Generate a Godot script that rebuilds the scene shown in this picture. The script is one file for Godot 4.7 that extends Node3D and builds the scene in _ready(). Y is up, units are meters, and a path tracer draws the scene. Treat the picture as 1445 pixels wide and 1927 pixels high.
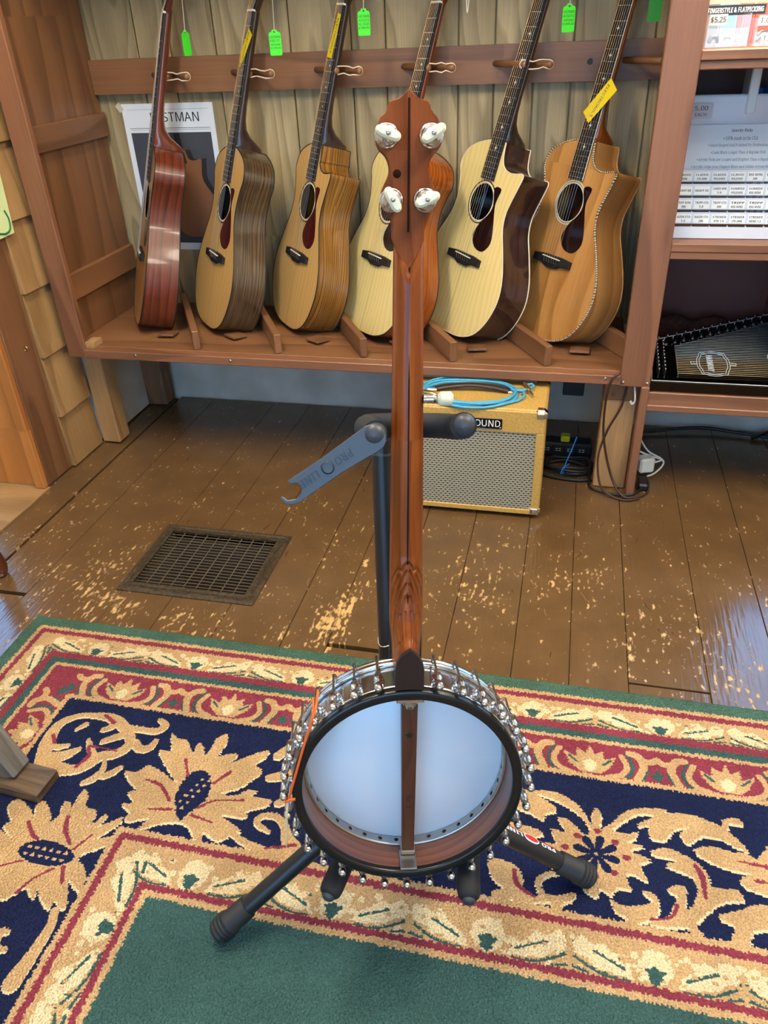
extends Node3D
# A corner of an instrument shop: a banjo seen from behind on a floor stand, guitars in a built-in rack, a rug and painted boards.

var M := {}
var IMG := {}
var used := {}
var rng := RandomNumberGenerator.new()

func _ready():
	rng.seed = 7
	make_camera()
	make_light()
	make_materials()
	build_floor()
	build_walls()
	build_rack()
	build_right_shelves()
	build_rug()
	build_stand()
	build_banjo()
	build_guitars()
	build_amplifier()
	build_vent()
	build_poster()
	build_right_goods()
	build_autoharp()
	build_small_things()

# ---------------------------------------------------------------- camera, sky, lights
func make_camera():
	var c := Camera3D.new()
	c.name = "camera"
	add_child(c)
	c.projection = Camera3D.PROJECTION_PERSPECTIVE
	c.fov = rad_to_deg(2.0 * atan(963.5 / 1450.0))
	c.near = 0.02
	c.far = 60.0
	var right := Vector3(0.97411, -0.03993, -0.22250).normalized()
	var fwd := Vector3(-0.20854, -0.53856, -0.81637).normalized()
	var up := right.cross(fwd).normalized()
	right = fwd.cross(up).normalized()
	c.transform = Transform3D(Basis(right, up, -fwd), Vector3(0, 1.2, 0))
	c.current = true

func make_light():
	var we := WorldEnvironment.new()
	we.name = "surroundings"
	var e := Environment.new()
	var s := Sky.new()
	var p := ProceduralSkyMaterial.new()
	p.sky_top_color = Color(0.44, 0.72, 1.0)
	p.sky_horizon_color = Color(0.58, 0.83, 1.0)
	p.ground_horizon_color = Color(0.55, 0.66, 0.80)
	p.ground_bottom_color = Color(0.38, 0.44, 0.50)
	s.sky_material = p
	e.sky = s
	e.background_mode = Environment.BG_SKY
	e.background_energy_multiplier = 7.5
	e.ambient_light_source = Environment.AMBIENT_SOURCE_DISABLED
	e.tonemap_mode = Environment.TONE_MAPPER_LINEAR
	e.tonemap_exposure = 1.0
	e.sdfgi_enabled = true
	e.ssao_enabled = true
	e.ssil_enabled = true
	we.environment = e
	add_child(we)
	# two fluorescent ceiling fixtures
	ceiling_light(Vector3(-0.80, 2.52, -0.95), "doorway")
	ceiling_light(Vector3(0.85, 2.52, -0.85), "window")

func ceiling_light(at: Vector3, side: String):
	var t = thing("ceiling_light", "white fluorescent ceiling fixture with frosted diffuser on the %s half of the ceiling" % side, "light", "ceiling fluorescent fixtures")
	t.position = at
	var housing = StandardMaterial3D.new()
	housing.albedo_color = Color(0.9, 0.9, 0.88)
	housing.roughness = 0.5
	var glow = StandardMaterial3D.new()
	glow.albedo_color = Color(0.95, 0.95, 0.93)
	glow.emission_enabled = true
	glow.emission = Color(1.0, 0.93, 0.80)
	glow.emission_energy_multiplier = 2.5
	var st = mb()
	bx(st, Vector3(0, 0.04, 0), Vector3(0.34, 0.06, 1.26), 0.008)
	obj("housing", st, housing, t)
	st = mb()
	bx(st, Vector3(0, -0.005, 0), Vector3(0.30, 0.03, 1.2), 0.006)
	obj("diffuser", st, glow, t)
	# the frosted cover glows to all sides: three lamps along it, just below its face
	for k in 3:
		var l := OmniLight3D.new()
		l.name = "tube_glow"
		l.light_energy = 0.80
		l.light_color = Color(1.0, 0.955, 0.87)
		l.light_size = 0.12
		l.omni_range = 12.0
		l.omni_attenuation = 2.0
		l.shadow_enabled = true
		t.add_child(l, true)
		l.position = Vector3(0, -0.15, 0.42 * (k - 1))

# ---------------------------------------------------------------- node helpers
func numbered(called: String) -> String:
	var n = used.get(called, 0)
	used[called] = n + 1
	return called if n == 0 else "%s_%03d" % [called, n]

func thing(called: String, label: String, category: String, group := "") -> Node3D:
	var o := Node3D.new()
	o.name = numbered(called)
	add_child(o)
	tag(o, label, category, group)
	return o

func tag(o, label: String, category: String, group := ""):
	o.set_meta("label", label)
	o.set_meta("category", category)
	if group != "":
		o.set_meta("group", group)

func part_root(called: String, parent) -> Node3D:
	var o := Node3D.new()
	o.name = called
	parent.add_child(o, true)
	return o

func structure(called: String) -> Node3D:
	var o := Node3D.new()
	o.name = numbered(called)
	o.set_meta("kind", "structure")
	add_child(o)
	return o

func mb() -> SurfaceTool:
	var st := SurfaceTool.new()
	st.begin(Mesh.PRIMITIVE_TRIANGLES)
	st.set_smooth_group(-1)
	return st

func mesh_of(st: SurfaceTool) -> ArrayMesh:
	st.generate_normals()
	return st.commit()

func obj(called: String, st: SurfaceTool, mat: Material, parent = null) -> MeshInstance3D:
	return inst(called, mesh_of(st), mat, parent, Transform3D())

func inst(called: String, mesh: Mesh, mat: Material, parent, xf: Transform3D) -> MeshInstance3D:
	var o := MeshInstance3D.new()
	o.mesh = mesh
	o.material_override = mat
	o.transform = xf
	if parent == null:
		o.name = numbered(called)
		add_child(o)
	else:
		o.name = called
		parent.add_child(o, true)
	return o

# ---------------------------------------------------------------- shape helpers (counter-clockwise outside)
func tri(st, a, b, c):
	st.add_vertex(a)
	st.add_vertex(c)
	st.add_vertex(b)

func quad(st, a, b, c, d):
	tri(st, a, b, c)
	tri(st, a, c, d)

func face(st, pts: Array, centre: Vector3):
	var n = (pts[1] - pts[0]).cross(pts[2] - pts[0])
	var m := Vector3.ZERO
	for p in pts:
		m += p
	m /= pts.size()
	if n.dot(m - centre) < 0:
		pts.reverse()
	for i in range(1, pts.size() - 1):
		tri(st, pts[0], pts[i], pts[i + 1])

func bx(st, c: Vector3, s: Vector3, b := 0.0, basis := Basis()):
	var h := s * 0.5
	st.set_smooth_group(-1)
	var P := func(sx, sy, sz, k):
		var v := Vector3(sx * (h.x - (0.0 if k == 0 else b)), sy * (h.y - (0.0 if k == 1 else b)), sz * (h.z - (0.0 if k == 2 else b)))
		return c + basis * v
	var q := [-1, 1]
	for sg in q:
		face(st, [P.call(sg, -1, -1, 0), P.call(sg, 1, -1, 0), P.call(sg, 1, 1, 0), P.call(sg, -1, 1, 0)], c)
		face(st, [P.call(-1, sg, -1, 1), P.call(1, sg, -1, 1), P.call(1, sg, 1, 1), P.call(-1, sg, 1, 1)], c)
		face(st, [P.call(-1, -1, sg, 2), P.call(1, -1, sg, 2), P.call(1, 1, sg, 2), P.call(-1, 1, sg, 2)], c)
	if b > 0.0:
		for i in q:
			for j in q:
				face(st, [P.call(i, j, -1, 0), P.call(i, j, 1, 0), P.call(i, j, 1, 1), P.call(i, j, -1, 1)], c)
				face(st, [P.call(i, -1, j, 0), P.call(i, 1, j, 0), P.call(i, 1, j, 2), P.call(i, -1, j, 2)], c)
				face(st, [P.call(-1, i, j, 1), P.call(1, i, j, 1), P.call(1, i, j, 2), P.call(-1, i, j, 2)], c)
				for k in q:
					face(st, [P.call(i, j, k, 0), P.call(i, j, k, 1), P.call(i, j, k, 2)], c)

func tube(st, pts: Array, r, sides := 8, closed := false, squash := 1.0):
	# r: a number or one radius for each point
	st.set_smooth_group(0)
	var n := pts.size()
	var rings := []
	var up := Vector3.ZERO
	for i in n:
		var a: Vector3 = pts[(i - 1 + n) % n] if (closed or i > 0) else pts[0]
		var b: Vector3 = pts[(i + 1) % n] if (closed or i < n - 1) else pts[n - 1]
		var t := (b - a).normalized()
		if up == Vector3.ZERO:
			up = Vector3.UP if absf(t.y) < 0.9 else Vector3.RIGHT
		up = (up - t * up.dot(t)).normalized()
		var side := t.cross(up)
		var rad: float = r[i] if r is Array else r
		var ring := PackedVector3Array()
		for k in sides:
			var an := TAU * k / sides
			ring.append(pts[i] + (side * cos(an) + up * sin(an) * squash) * rad)
		rings.append(ring)
	var m := n if closed else n - 1
	for i in m:
		var A: PackedVector3Array = rings[i]
		var B: PackedVector3Array = rings[(i + 1) % n]
		for k in sides:
			var l := (k + 1) % sides
			quad(st, A[k], B[k], B[l], A[l])
	if not closed:
		st.set_smooth_group(-1)
		for k in range(1, sides - 1):
			tri(st, rings[0][0], rings[0][k], rings[0][k + 1])
			tri(st, rings[n - 1][0], rings[n - 1][k + 1], rings[n - 1][k])

func lathe(st, prof: Array, segs: int, xf := Transform3D(), smooth := true):
	# prof: [radius, height] from bottom to top, round the local y axis
	for i in prof.size() - 1:
		var a = prof[i]
		var b = prof[i + 1]
		st.set_smooth_group(i % 30 if not smooth else 0)
		for k in segs:
			var t0 := TAU * k / segs
			var t1 := TAU * (k + 1) / segs
			var A := xf * Vector3(a[0] * cos(t0), a[1], a[0] * sin(t0))
			var B := xf * Vector3(a[0] * cos(t1), a[1], a[0] * sin(t1))
			var C := xf * Vector3(b[0] * cos(t1), b[1], b[0] * sin(t1))
			var D := xf * Vector3(b[0] * cos(t0), b[1], b[0] * sin(t0))
			if a[0] < 1e-6:
				tri(st, A, D, C)
			elif b[0] < 1e-6:
				tri(st, A, D, B)
			else:
				quad(st, A, D, C, B)

func ccw(poly: PackedVector2Array) -> PackedVector2Array:
	if Geometry2D.is_polygon_clockwise(poly):
		var q := poly.duplicate()
		q.reverse()
		return q
	return poly

func inset(poly: PackedVector2Array, d: float) -> PackedVector2Array:
	var o := PackedVector2Array()
	var n := poly.size()
	for i in n:
		var e0 := (poly[i] - poly[(i - 1 + n) % n]).normalized()
		var e1 := (poly[(i + 1) % n] - poly[i]).normalized()
		var nn := (Vector2(-e0.y, e0.x) + Vector2(-e1.y, e1.x)).normalized()
		o.append(poly[i] + nn * d)
	return o

func cap(st, poly: PackedVector2Array, z: float, front: bool, xf: Transform3D):
	st.set_smooth_group(-1)
	var ix := Geometry2D.triangulate_polygon(poly)
	for i in range(0, ix.size(), 3):
		var a := xf * Vector3(poly[ix[i]].x, poly[ix[i]].y, z)
		var b := xf * Vector3(poly[ix[i + 1]].x, poly[ix[i + 1]].y, z)
		var c := xf * Vector3(poly[ix[i + 2]].x, poly[ix[i + 2]].y, z)
		var up := ((b - a).cross(c - a)).dot(xf.basis.z) > 0
		if up == front:
			tri(st, a, b, c)
		else:
			tri(st, a, c, b)

func prism(st, poly_in, z0: float, z1: float, xf := Transform3D(), bev := 0.0, smooth := false):
	var poly := ccw(PackedVector2Array(poly_in))
	var inner := inset(poly, bev) if bev > 0.0 else poly
	cap(st, inner, z1, true, xf)
	cap(st, inner, z0, false, xf)
	var n := poly.size()
	var levels := [[inner, z0], [poly, z0 + bev], [poly, z1 - bev], [inner, z1]] if bev > 0.0 else [[poly, z0], [poly, z1]]
	for l in levels.size() - 1:
		var A: PackedVector2Array = levels[l][0]
		var B: PackedVector2Array = levels[l + 1][0]
		var za: float = levels[l][1]
		var zb: float = levels[l + 1][1]
		st.set_smooth_group(l if smooth else -1)
		for i in n:
			var j := (i + 1) % n
			quad(st, xf * Vector3(A[i].x, A[i].y, za), xf * Vector3(A[j].x, A[j].y, za), xf * Vector3(B[j].x, B[j].y, zb), xf * Vector3(B[i].x, B[i].y, zb))

func loft(st, rings: Array, closed := true, caps := true):
	st.set_smooth_group(0)
	var n: int = rings[0].size()
	for i in rings.size() - 1:
		var A = rings[i]
		var B = rings[i + 1]
		for k in (n if closed else n - 1):
			var l := (k + 1) % n
			quad(st, A[k], A[l], B[l], B[k])
	if caps:
		st.set_smooth_group(-1)
		for k in range(1, n - 1):
			tri(st, rings[0][0], rings[0][k + 1], rings[0][k])
			var e = rings[rings.size() - 1]
			tri(st, e[0], e[k], e[k + 1])

func spline(p: Array, per := 6, closed := false) -> Array:
	# Catmull-Rom through 2D or 3D points
	var o := []
	var n := p.size()
	var m := n if closed else n - 1
	for i in m:
		var a = p[(i - 1 + n) % n] if (closed or i > 0) else p[0]
		var b = p[i]
		var c = p[(i + 1) % n]
		var d = p[(i + 2) % n] if (closed or i < n - 2) else p[n - 1]
		for k in per:
			o.append(b.cubic_interpolate(c, a, d, float(k) / per))
	if not closed:
		o.append(p[n - 1])
	return o

func v2(a: Array) -> Array:
	var o := []
	for i in range(0, a.size(), 2):
		o.append(Vector2(a[i], a[i + 1]))
	return o

# a board whose grain (local y) runs along a world axis
func board(called: String, c: Vector3, s: Vector3, axis: String, mat: Material, parent, bev := 0.0015, turn := Basis()) -> MeshInstance3D:
	var b := Basis()
	var sz := s
	if axis == "x":
		b = Basis(Vector3(0, -1, 0), Vector3(1, 0, 0), Vector3(0, 0, 1))
		sz = Vector3(s.y, s.x, s.z)
	elif axis == "z":
		b = Basis(Vector3(1, 0, 0), Vector3(0, 0, 1), Vector3(0, -1, 0))
		sz = Vector3(s.x, s.z, s.y)
	var st = mb()
	bx(st, Vector3.ZERO, sz, bev)
	return inst(called, mesh_of(st), mat, parent, Transform3D(turn * b, c))

func lettering(words: String, height: float, xf: Transform3D, mat: Material, parent, called := "lettering", width := 0.0, bold := false, italic := false, face_name := "Droid Sans", depth := 0.0004):
	var f := SystemFont.new()
	f.font_names = PackedStringArray([face_name])
	f.font_weight = 700 if bold else 400
	f.font_italic = italic
	var t := TextMesh.new()
	t.text = words
	t.font = f
	t.font_size = 32
	t.pixel_size = 0.01
	t.depth = 0.02
	t.curve_step = 3.0
	var bb := t.get_aabb()
	var sy := height / maxf(bb.size.y, 0.001)
	var sx := width / maxf(bb.size.x, 0.001) if width > 0.0 else sy
	var ctr := bb.get_center()
	var local := Transform3D(Basis(Vector3(sx, 0, 0), Vector3(0, sy, 0), Vector3(0, 0, depth / 0.02)), Vector3(-ctr.x * sx, -ctr.y * sy, 0))
	return inst(called, t, mat, parent, xf * local)

# ---------------------------------------------------------------- materials
func noise(sd: int, freq: float, oct := 3) -> FastNoiseLite:
	var n := FastNoiseLite.new()
	n.seed = sd
	n.frequency = freq
	n.noise_type = FastNoiseLite.TYPE_SIMPLEX_SMOOTH
	n.fractal_octaves = oct
	return n

func rgb(r, g, b) -> Color:
	return Color(r / 255.0, g / 255.0, b / 255.0)

# wood seen along the grain: the grain runs along v
func wood_image(sd: int, dark: Color, light: Color, rings: float, streak: float, wave: float, knots := 0, w := 256, h := 512) -> ImageTexture:
	var nw := noise(sd, 1.0, 2)
	var ns := noise(sd + 11, 1.0, 3)
	var r := RandomNumberGenerator.new()
	r.seed = sd
	var kn := []
	for i in knots:
		kn.append([r.randf_range(0.1, 0.9), r.randf_range(0.08, 0.92), r.randf_range(0.012, 0.03)])
	var bytes := PackedByteArray()
	bytes.resize(w * h * 3)
	var at := 0
	for y in h:
		var v := float(y) / h
		for x in w:
			var u := float(x) / w
			var wp := nw.get_noise_2d(u * 2.2, v * 1.6) * wave
			var kd := 0.0
			for k in kn:
				var dx: float = (u - k[0])
				var dy: float = (v - k[1]) * 1.3
				var d := sqrt(dx * dx * 4.0 + dy * dy)
				var g := exp(-d * d / (k[2] * k[2] * 9.0))
				wp += g * 0.10
				kd = maxf(kd, exp(-d * d / (k[2] * k[2])))
			var ph := (u + wp) * rings
			var f := ph - floorf(ph)
			var ring := f * f * (1.0 if f < 0.9 else (1.0 - f) * 10.0)
			var s := ns.get_noise_2d(u * 95.0, v * 3.0) * 0.6 + ns.get_noise_2d(u * 210.0 + 50.0, v * 14.0) * 0.4
			var t := clampf(0.62 - ring * 0.55 + s * streak + nw.get_noise_2d(u * 1.5 + 9.0, v * 2.0) * 0.18, 0.0, 1.0)
			t *= 1.0 - kd * 0.85
			bytes[at] = int(255.0 * lerpf(dark.r, light.r, t))
			bytes[at + 1] = int(255.0 * lerpf(dark.g, light.g, t))
			bytes[at + 2] = int(255.0 * lerpf(dark.b, light.b, t))
			at += 3
	return ImageTexture.create_from_image(Image.create_from_data(w, h, false, Image.FORMAT_RGB8, bytes))

func wood(tex: ImageTexture, tile_w: float, tile_l: float, rough: float, coat := 0.0, tri := true, off := Vector3(0.5, 0.5, 0.5)) -> StandardMaterial3D:
	var m := StandardMaterial3D.new()
	m.albedo_texture = tex
	m.roughness = rough
	m.uv1_triplanar = tri
	m.uv1_scale = Vector3(1.0 / tile_w, 1.0 / tile_l, 1.0 / tile_w)
	m.uv1_offset = off
	if coat > 0.0:
		m.clearcoat_enabled = true
		m.clearcoat = coat
		m.clearcoat_roughness = 0.06
	return m

func plain(c: Color, rough := 0.5, metal := 0.0) -> StandardMaterial3D:
	var m := StandardMaterial3D.new()
	m.albedo_color = c
	m.roughness = rough
	m.metallic = metal
	return m

func noise_normal(sd: int, freq: float, strength: float, size := 256) -> NoiseTexture2D:
	var t := NoiseTexture2D.new()
	t.noise = noise(sd, freq, 3)
	t.width = size
	t.height = size
	t.seamless = true
	t.as_normal_map = true
	t.bump_strength = strength
	return t

func mottled(a: Color, b: Color, sd: int, freq := 0.02, size := 256) -> NoiseTexture2D:
	var t := NoiseTexture2D.new()
	t.noise = noise(sd, freq, 4)
	t.width = size
	t.height = size
	t.seamless = true
	var g := Gradient.new()
	g.set_color(0, a)
	g.set_color(1, b)
	t.color_ramp = g
	return t

func variants(tex: ImageTexture, tw: float, tl: float, rough: float, n: int) -> Array:
	var o := []
	for i in n:
		var m := wood(tex, tw, tl, rough, 0.0, true, Vector3(0.5 + 0.37 * i, 0.5 + 0.29 * i, 0.5 + 0.41 * i))
		var s := 0.90 + 0.10 * fmod(i * 0.618, 1.0)
		m.albedo_color = Color(s, s, s)
		o.append(m)
	return o

func make_materials():
	var pine := wood_image(3, rgb(136, 118, 84), rgb(206, 186, 144), 7.0, 0.30, 0.30, 0)
	M.planks = variants(pine, 0.42, 1.6, 0.55, 5)
	var cab := wood_image(5, rgb(100, 66, 42), rgb(158, 110, 74), 5.0, 0.22, 0.16, 3)
	M.cab = variants(cab, 0.5, 2.0, 0.42, 4)
	var red := wood_image(9, rgb(104, 67, 47), rgb(156, 107, 77), 4.0, 0.2, 0.12, 3)
	M.post = wood(red, 0.5, 2.2, 0.4)
	M.red_shelf = wood(red, 0.7, 2.2, 0.45, 0.0, true, Vector3(0.2, 0.3, 0.4))
	var orange := wood_image(13, rgb(154, 96, 46), rgb(208, 140, 74), 4.0, 0.16, 0.2, 2)
	M.orange = wood(orange, 0.5, 2.2, 0.4)
	var cedar := wood_image(17, rgb(138, 102, 62), rgb(202, 162, 110), 3.0, 0.3, 0.2, 2)
	M.shingle = variants(cedar, 0.4, 0.9, 0.6, 5)
	M.raw = wood(cedar, 0.35, 1.2, 0.6, 0.0, true, Vector3(0.15, 0.8, 0.3))
	M.raw_dark = wood(cab, 0.4, 1.4, 0.6, 0.0, true, Vector3(0.8, 0.3, 0.1))
	var grey := wood_image(21, rgb(74, 68, 60), rgb(142, 136, 128), 6.0, 0.4, 0.1, 0, 192, 256)
	M.grey_wood = wood(grey, 0.2, 0.6, 0.55)
	var dkplank := wood_image(25, rgb(52, 38, 26), rgb(112, 88, 62), 6.0, 0.45, 0.1, 0, 192, 256)
	M.dark_plank = wood(dkplank, 0.2, 0.6, 0.6)
	# guitars
	var spruce := wood_image(31, rgb(186, 142, 80), rgb(218, 176, 108), 26.0, 0.14, 0.05, 0)
	M.spruce = wood(spruce, 0.5, 0.9, 0.30, 0.6)
	var pale := wood_image(33, rgb(214, 190, 124), rgb(240, 218, 150), 26.0, 0.12, 0.05, 0)
	M.pale = wood(pale, 0.5, 0.9, 0.28, 0.6)
	var koa := wood_image(35, rgb(150, 98, 46), rgb(212, 158, 92), 6.0, 0.26, 0.12, 1)
	M.koa_top = wood(koa, 0.5, 0.9, 0.36, 0.4)
	M.koa_side = wood(koa, 0.4, 1.6, 0.36, 0.4, false)
	var mahog := wood_image(37, rgb(56, 18, 8), rgb(134, 58, 24), 9.0, 0.35, 0.1, 0)
	M.mahog_side = wood(mahog, 0.22, 1.4, 0.42, 0.15, false)
	M.mahog = wood(mahog, 0.4, 0.9, 0.3, 0.8)
	var ziri := wood_image(39, rgb(18, 14, 13), rgb(120, 92, 56), 24.0, 1.0, 0.10, 0)
	M.ziri_side = wood(ziri, 0.18, 1.6, 0.28, 0.8, false)
	M.ziri = wood(ziri, 0.3, 0.9, 0.3, 0.6)
	var waln := wood_image(41, rgb(68, 40, 12), rgb(172, 122, 50), 26.0, 0.55, 0.12, 0)
	M.waln_side = wood(waln, 0.2, 1.6, 0.25, 0.6, false)
	M.waln = wood(waln, 0.3, 0.9, 0.3, 0.6)
	var amber := wood_image(43, rgb(92, 40, 8), rgb(176, 94, 28), 20.0, 0.5, 0.16, 0)
	M.amber_side = wood(amber, 0.22, 1.4, 0.25, 0.6, false)
	M.amber = wood(amber, 0.3, 0.9, 0.3, 0.8)
	var rose := wood_image(45, rgb(26, 15, 14), rgb(76, 48, 38), 7.0, 0.45, 0.16, 0)
	M.rose_side = wood(rose, 0.2, 1.4, 0.18, 1.0, false)
	M.rose = wood(rose, 0.3, 0.9, 0.25, 0.8)
	M.dark_neck = wood(rose, 0.3, 0.9, 0.35, 0.4)
	M.black = plain(Color(0.012, 0.012, 0.014), 0.35)
	M.ebony = plain(rgb(19, 17, 18), 0.6)
	M.gloss_black = plain(Color(0.012, 0.012, 0.013), 0.08)
	M.white_trim = plain(rgb(226, 214, 190), 0.4)
	M.rope_dark = plain(rgb(92, 66, 44), 0.5)
	M.bone = plain(rgb(232, 226, 208), 0.35)
	M.nickel = plain(rgb(205, 205, 208), 0.17, 1.0)
	M.nickel_dull = plain(rgb(185, 182, 176), 0.28, 1.0)
	M.fret = plain(rgb(205, 200, 186), 0.3, 1.0)
	M.bronze = plain(rgb(216, 184, 146), 0.35, 1.0)
	M.steel_string = plain(rgb(200, 200, 205), 0.3, 1.0)
	M.pearl = plain(rgb(206, 210, 200), 0.25)
	M.tortoise = plain(rgb(30, 14, 12), 0.1)
	M.tortoise_red = plain(rgb(66, 18, 18), 0.1)
	# banjo
	var bj := wood_image(51, rgb(84, 36, 9), rgb(168, 90, 30), 7.0, 0.25, 0.1, 0)
	M.banjo_neck = wood(bj, 0.12, 0.9, 0.34, 0.15)
	M.banjo_neck.metallic_specular = 0.3
	var bh := wood_image(53, rgb(92, 46, 22), rgb(144, 80, 44), 6.0, 0.25, 0.15, 0)
	M.peghead = wood(bh, 0.2, 0.5, 0.5)
	M.peghead.metallic_specular = 0.18
	var rim := wood_image(55, rgb(92, 54, 38), rgb(142, 94, 72), 8.0, 0.25, 0.1, 0)
	M.rim_inside = wood(rim, 0.1, 0.9, 0.35, 0.3, false)
	M.rim_black = plain(rgb(18, 17, 17), 0.28)
	M.heel_cap = plain(rgb(36, 24, 20), 0.3)
	M.dull_strip = plain(rgb(48, 28, 20), 0.85)
	M.dull_strip.metallic_specular = 0.1
	M.rod = wood(bh, 0.1, 0.4, 0.4)
	M.rod.albedo_color = Color(0.72, 0.72, 0.75)
	M.skin = plain(Color(0.98, 0.985, 0.99, 0.86), 0.3)
	M.skin.transparency = BaseMaterial3D.TRANSPARENCY_ALPHA
	M.pearloid = plain(rgb(226, 220, 188), 0.25)
	# stand and amp
	M.black_paint = plain(rgb(26, 27, 30), 0.38)
	M.rubber = plain(rgb(30, 31, 33), 0.62)
	M.plastic = plain(rgb(56, 60, 66), 0.42)
	M.plastic_dark = plain(rgb(42, 45, 51), 0.5)
	M.foam = plain(rgb(24, 25, 28), 0.75)
	M.tweed = plain(Color.WHITE, 0.5)
	M.tweed.albedo_texture = mottled(rgb(176, 138, 68), rgb(206, 168, 92), 61, 0.05)
	M.tweed.uv1_triplanar = true
	M.tweed.uv1_scale = Vector3(9, 9, 9)
	M.leather = plain(rgb(52, 30, 24), 0.4)
	M.chrome = plain(rgb(225, 225, 228), 0.12, 1.0)
	M.cable_blue = plain(rgb(70, 160, 196), 0.42)
	M.gold = plain(rgb(214, 186, 120), 0.25, 1.0)
	# paper, plastic, plaster
	M.paper = plain(rgb(226, 232, 240), 0.75)
	M.paper_white = plain(rgb(240, 240, 238), 0.75)
	M.ink = plain(rgb(28, 28, 32), 0.7)
	M.ink_blue = plain(rgb(38, 44, 70), 0.7)
	M.ink_purple = plain(rgb(120, 40, 120), 0.7)
	M.green_tag = plain(rgb(62, 214, 40), 0.6)
	M.green_tag_dark = plain(rgb(36, 132, 46), 0.6)
	M.yellow_tape = plain(rgb(236, 208, 30), 0.5)
	M.cotton = plain(rgb(222, 216, 202), 0.8)
	M.elastic = plain(rgb(216, 200, 178), 0.6)
	M.plaster = plain(Color.WHITE, 0.75)
	M.plaster.albedo_texture = mottled(rgb(176, 168, 152), rgb(212, 204, 190), 71, 0.012)
	M.plaster.uv1_triplanar = true
	M.plaster.uv1_world_triplanar = true
	M.plaster.uv1_scale = Vector3(1.2, 1.2, 1.2)
	M.room_wall = plain(rgb(206, 198, 184), 0.8)
	M.ceiling = plain(rgb(226, 224, 218), 0.85)
	M.red_back = plain(rgb(104, 50, 36), 0.5)
	M.acrylic = plain(Color(0.92, 0.96, 1.0, 0.14), 0.06)
	M.frosted = plain(rgb(206, 212, 226), 0.35)
	M.acrylic.transparency = BaseMaterial3D.TRANSPARENCY_ALPHA
	M.glass = plain(Color(0.95, 0.98, 1.0, 0.06), 0.02)
	M.glass.transparency = BaseMaterial3D.TRANSPARENCY_ALPHA
	M.cord_brown = plain(rgb(58, 36, 26), 0.5)
	M.cord_black = plain(rgb(18, 18, 20), 0.5)
	M.cord_white = plain(rgb(222, 220, 212), 0.5)
	M.iron = plain(Color.WHITE, 0.55, 0.35)
	M.iron.albedo_texture = mottled(rgb(40, 34, 26), rgb(104, 84, 58), 81, 0.04)
	M.bar_iron = plain(rgb(112, 98, 78), 0.5, 0.3)
	M.iron.uv1_triplanar = true
	M.iron.uv1_scale = Vector3(6, 6, 6)
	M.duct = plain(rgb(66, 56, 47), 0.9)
	M.subfloor = plain(rgb(86, 66, 48), 0.85)

# ---------------------------------------------------------------- floor
func wear(x: float, z: float) -> float:
	# where the brown paint has chipped off down to the wood
	var d := 0.13
	for g in [[-1.12, -1.36, 0.15, 0.20, 0.52], [-0.78, -1.27, 0.26, 0.07, 0.42], [-0.50, -1.34, 0.05, 0.13, 0.75], [-0.47, -1.40, 0.02, 0.16, 0.5], [-0.30, -1.45, 0.14, 0.20, 0.22], [-0.15, -1.52, 0.07, 0.10, 0.45], [0.05, -1.62, 0.20, 0.16, 0.26], [0.19, -1.38, 0.02, 0.13, 0.55], [0.30, -1.48, 0.10, 0.16, 0.30], [0.44, -1.26, 0.10, 0.10, 0.42], [0.50, -1.55, 0.03, 0.14, 0.4], [-0.6, -1.75, 0.3, 0.12, 0.12], [-1.36, -1.55, 0.08, 0.2, 0.2]]:
		var dx: float = (x - g[0]) / g[2]
		var dz: float = (z - g[1]) / g[3]
		d += g[4] * exp(-dx * dx - dz * dz)
	if x < -1.437 and x > -1.475:
		d += 0.55 * exp(-pow((x + 1.440) / 0.022, 2.0)) * exp(-pow((z + 1.55) / 0.22, 2.0))
	if z < -1.9:
		d *= 0.35
	return d

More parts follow.
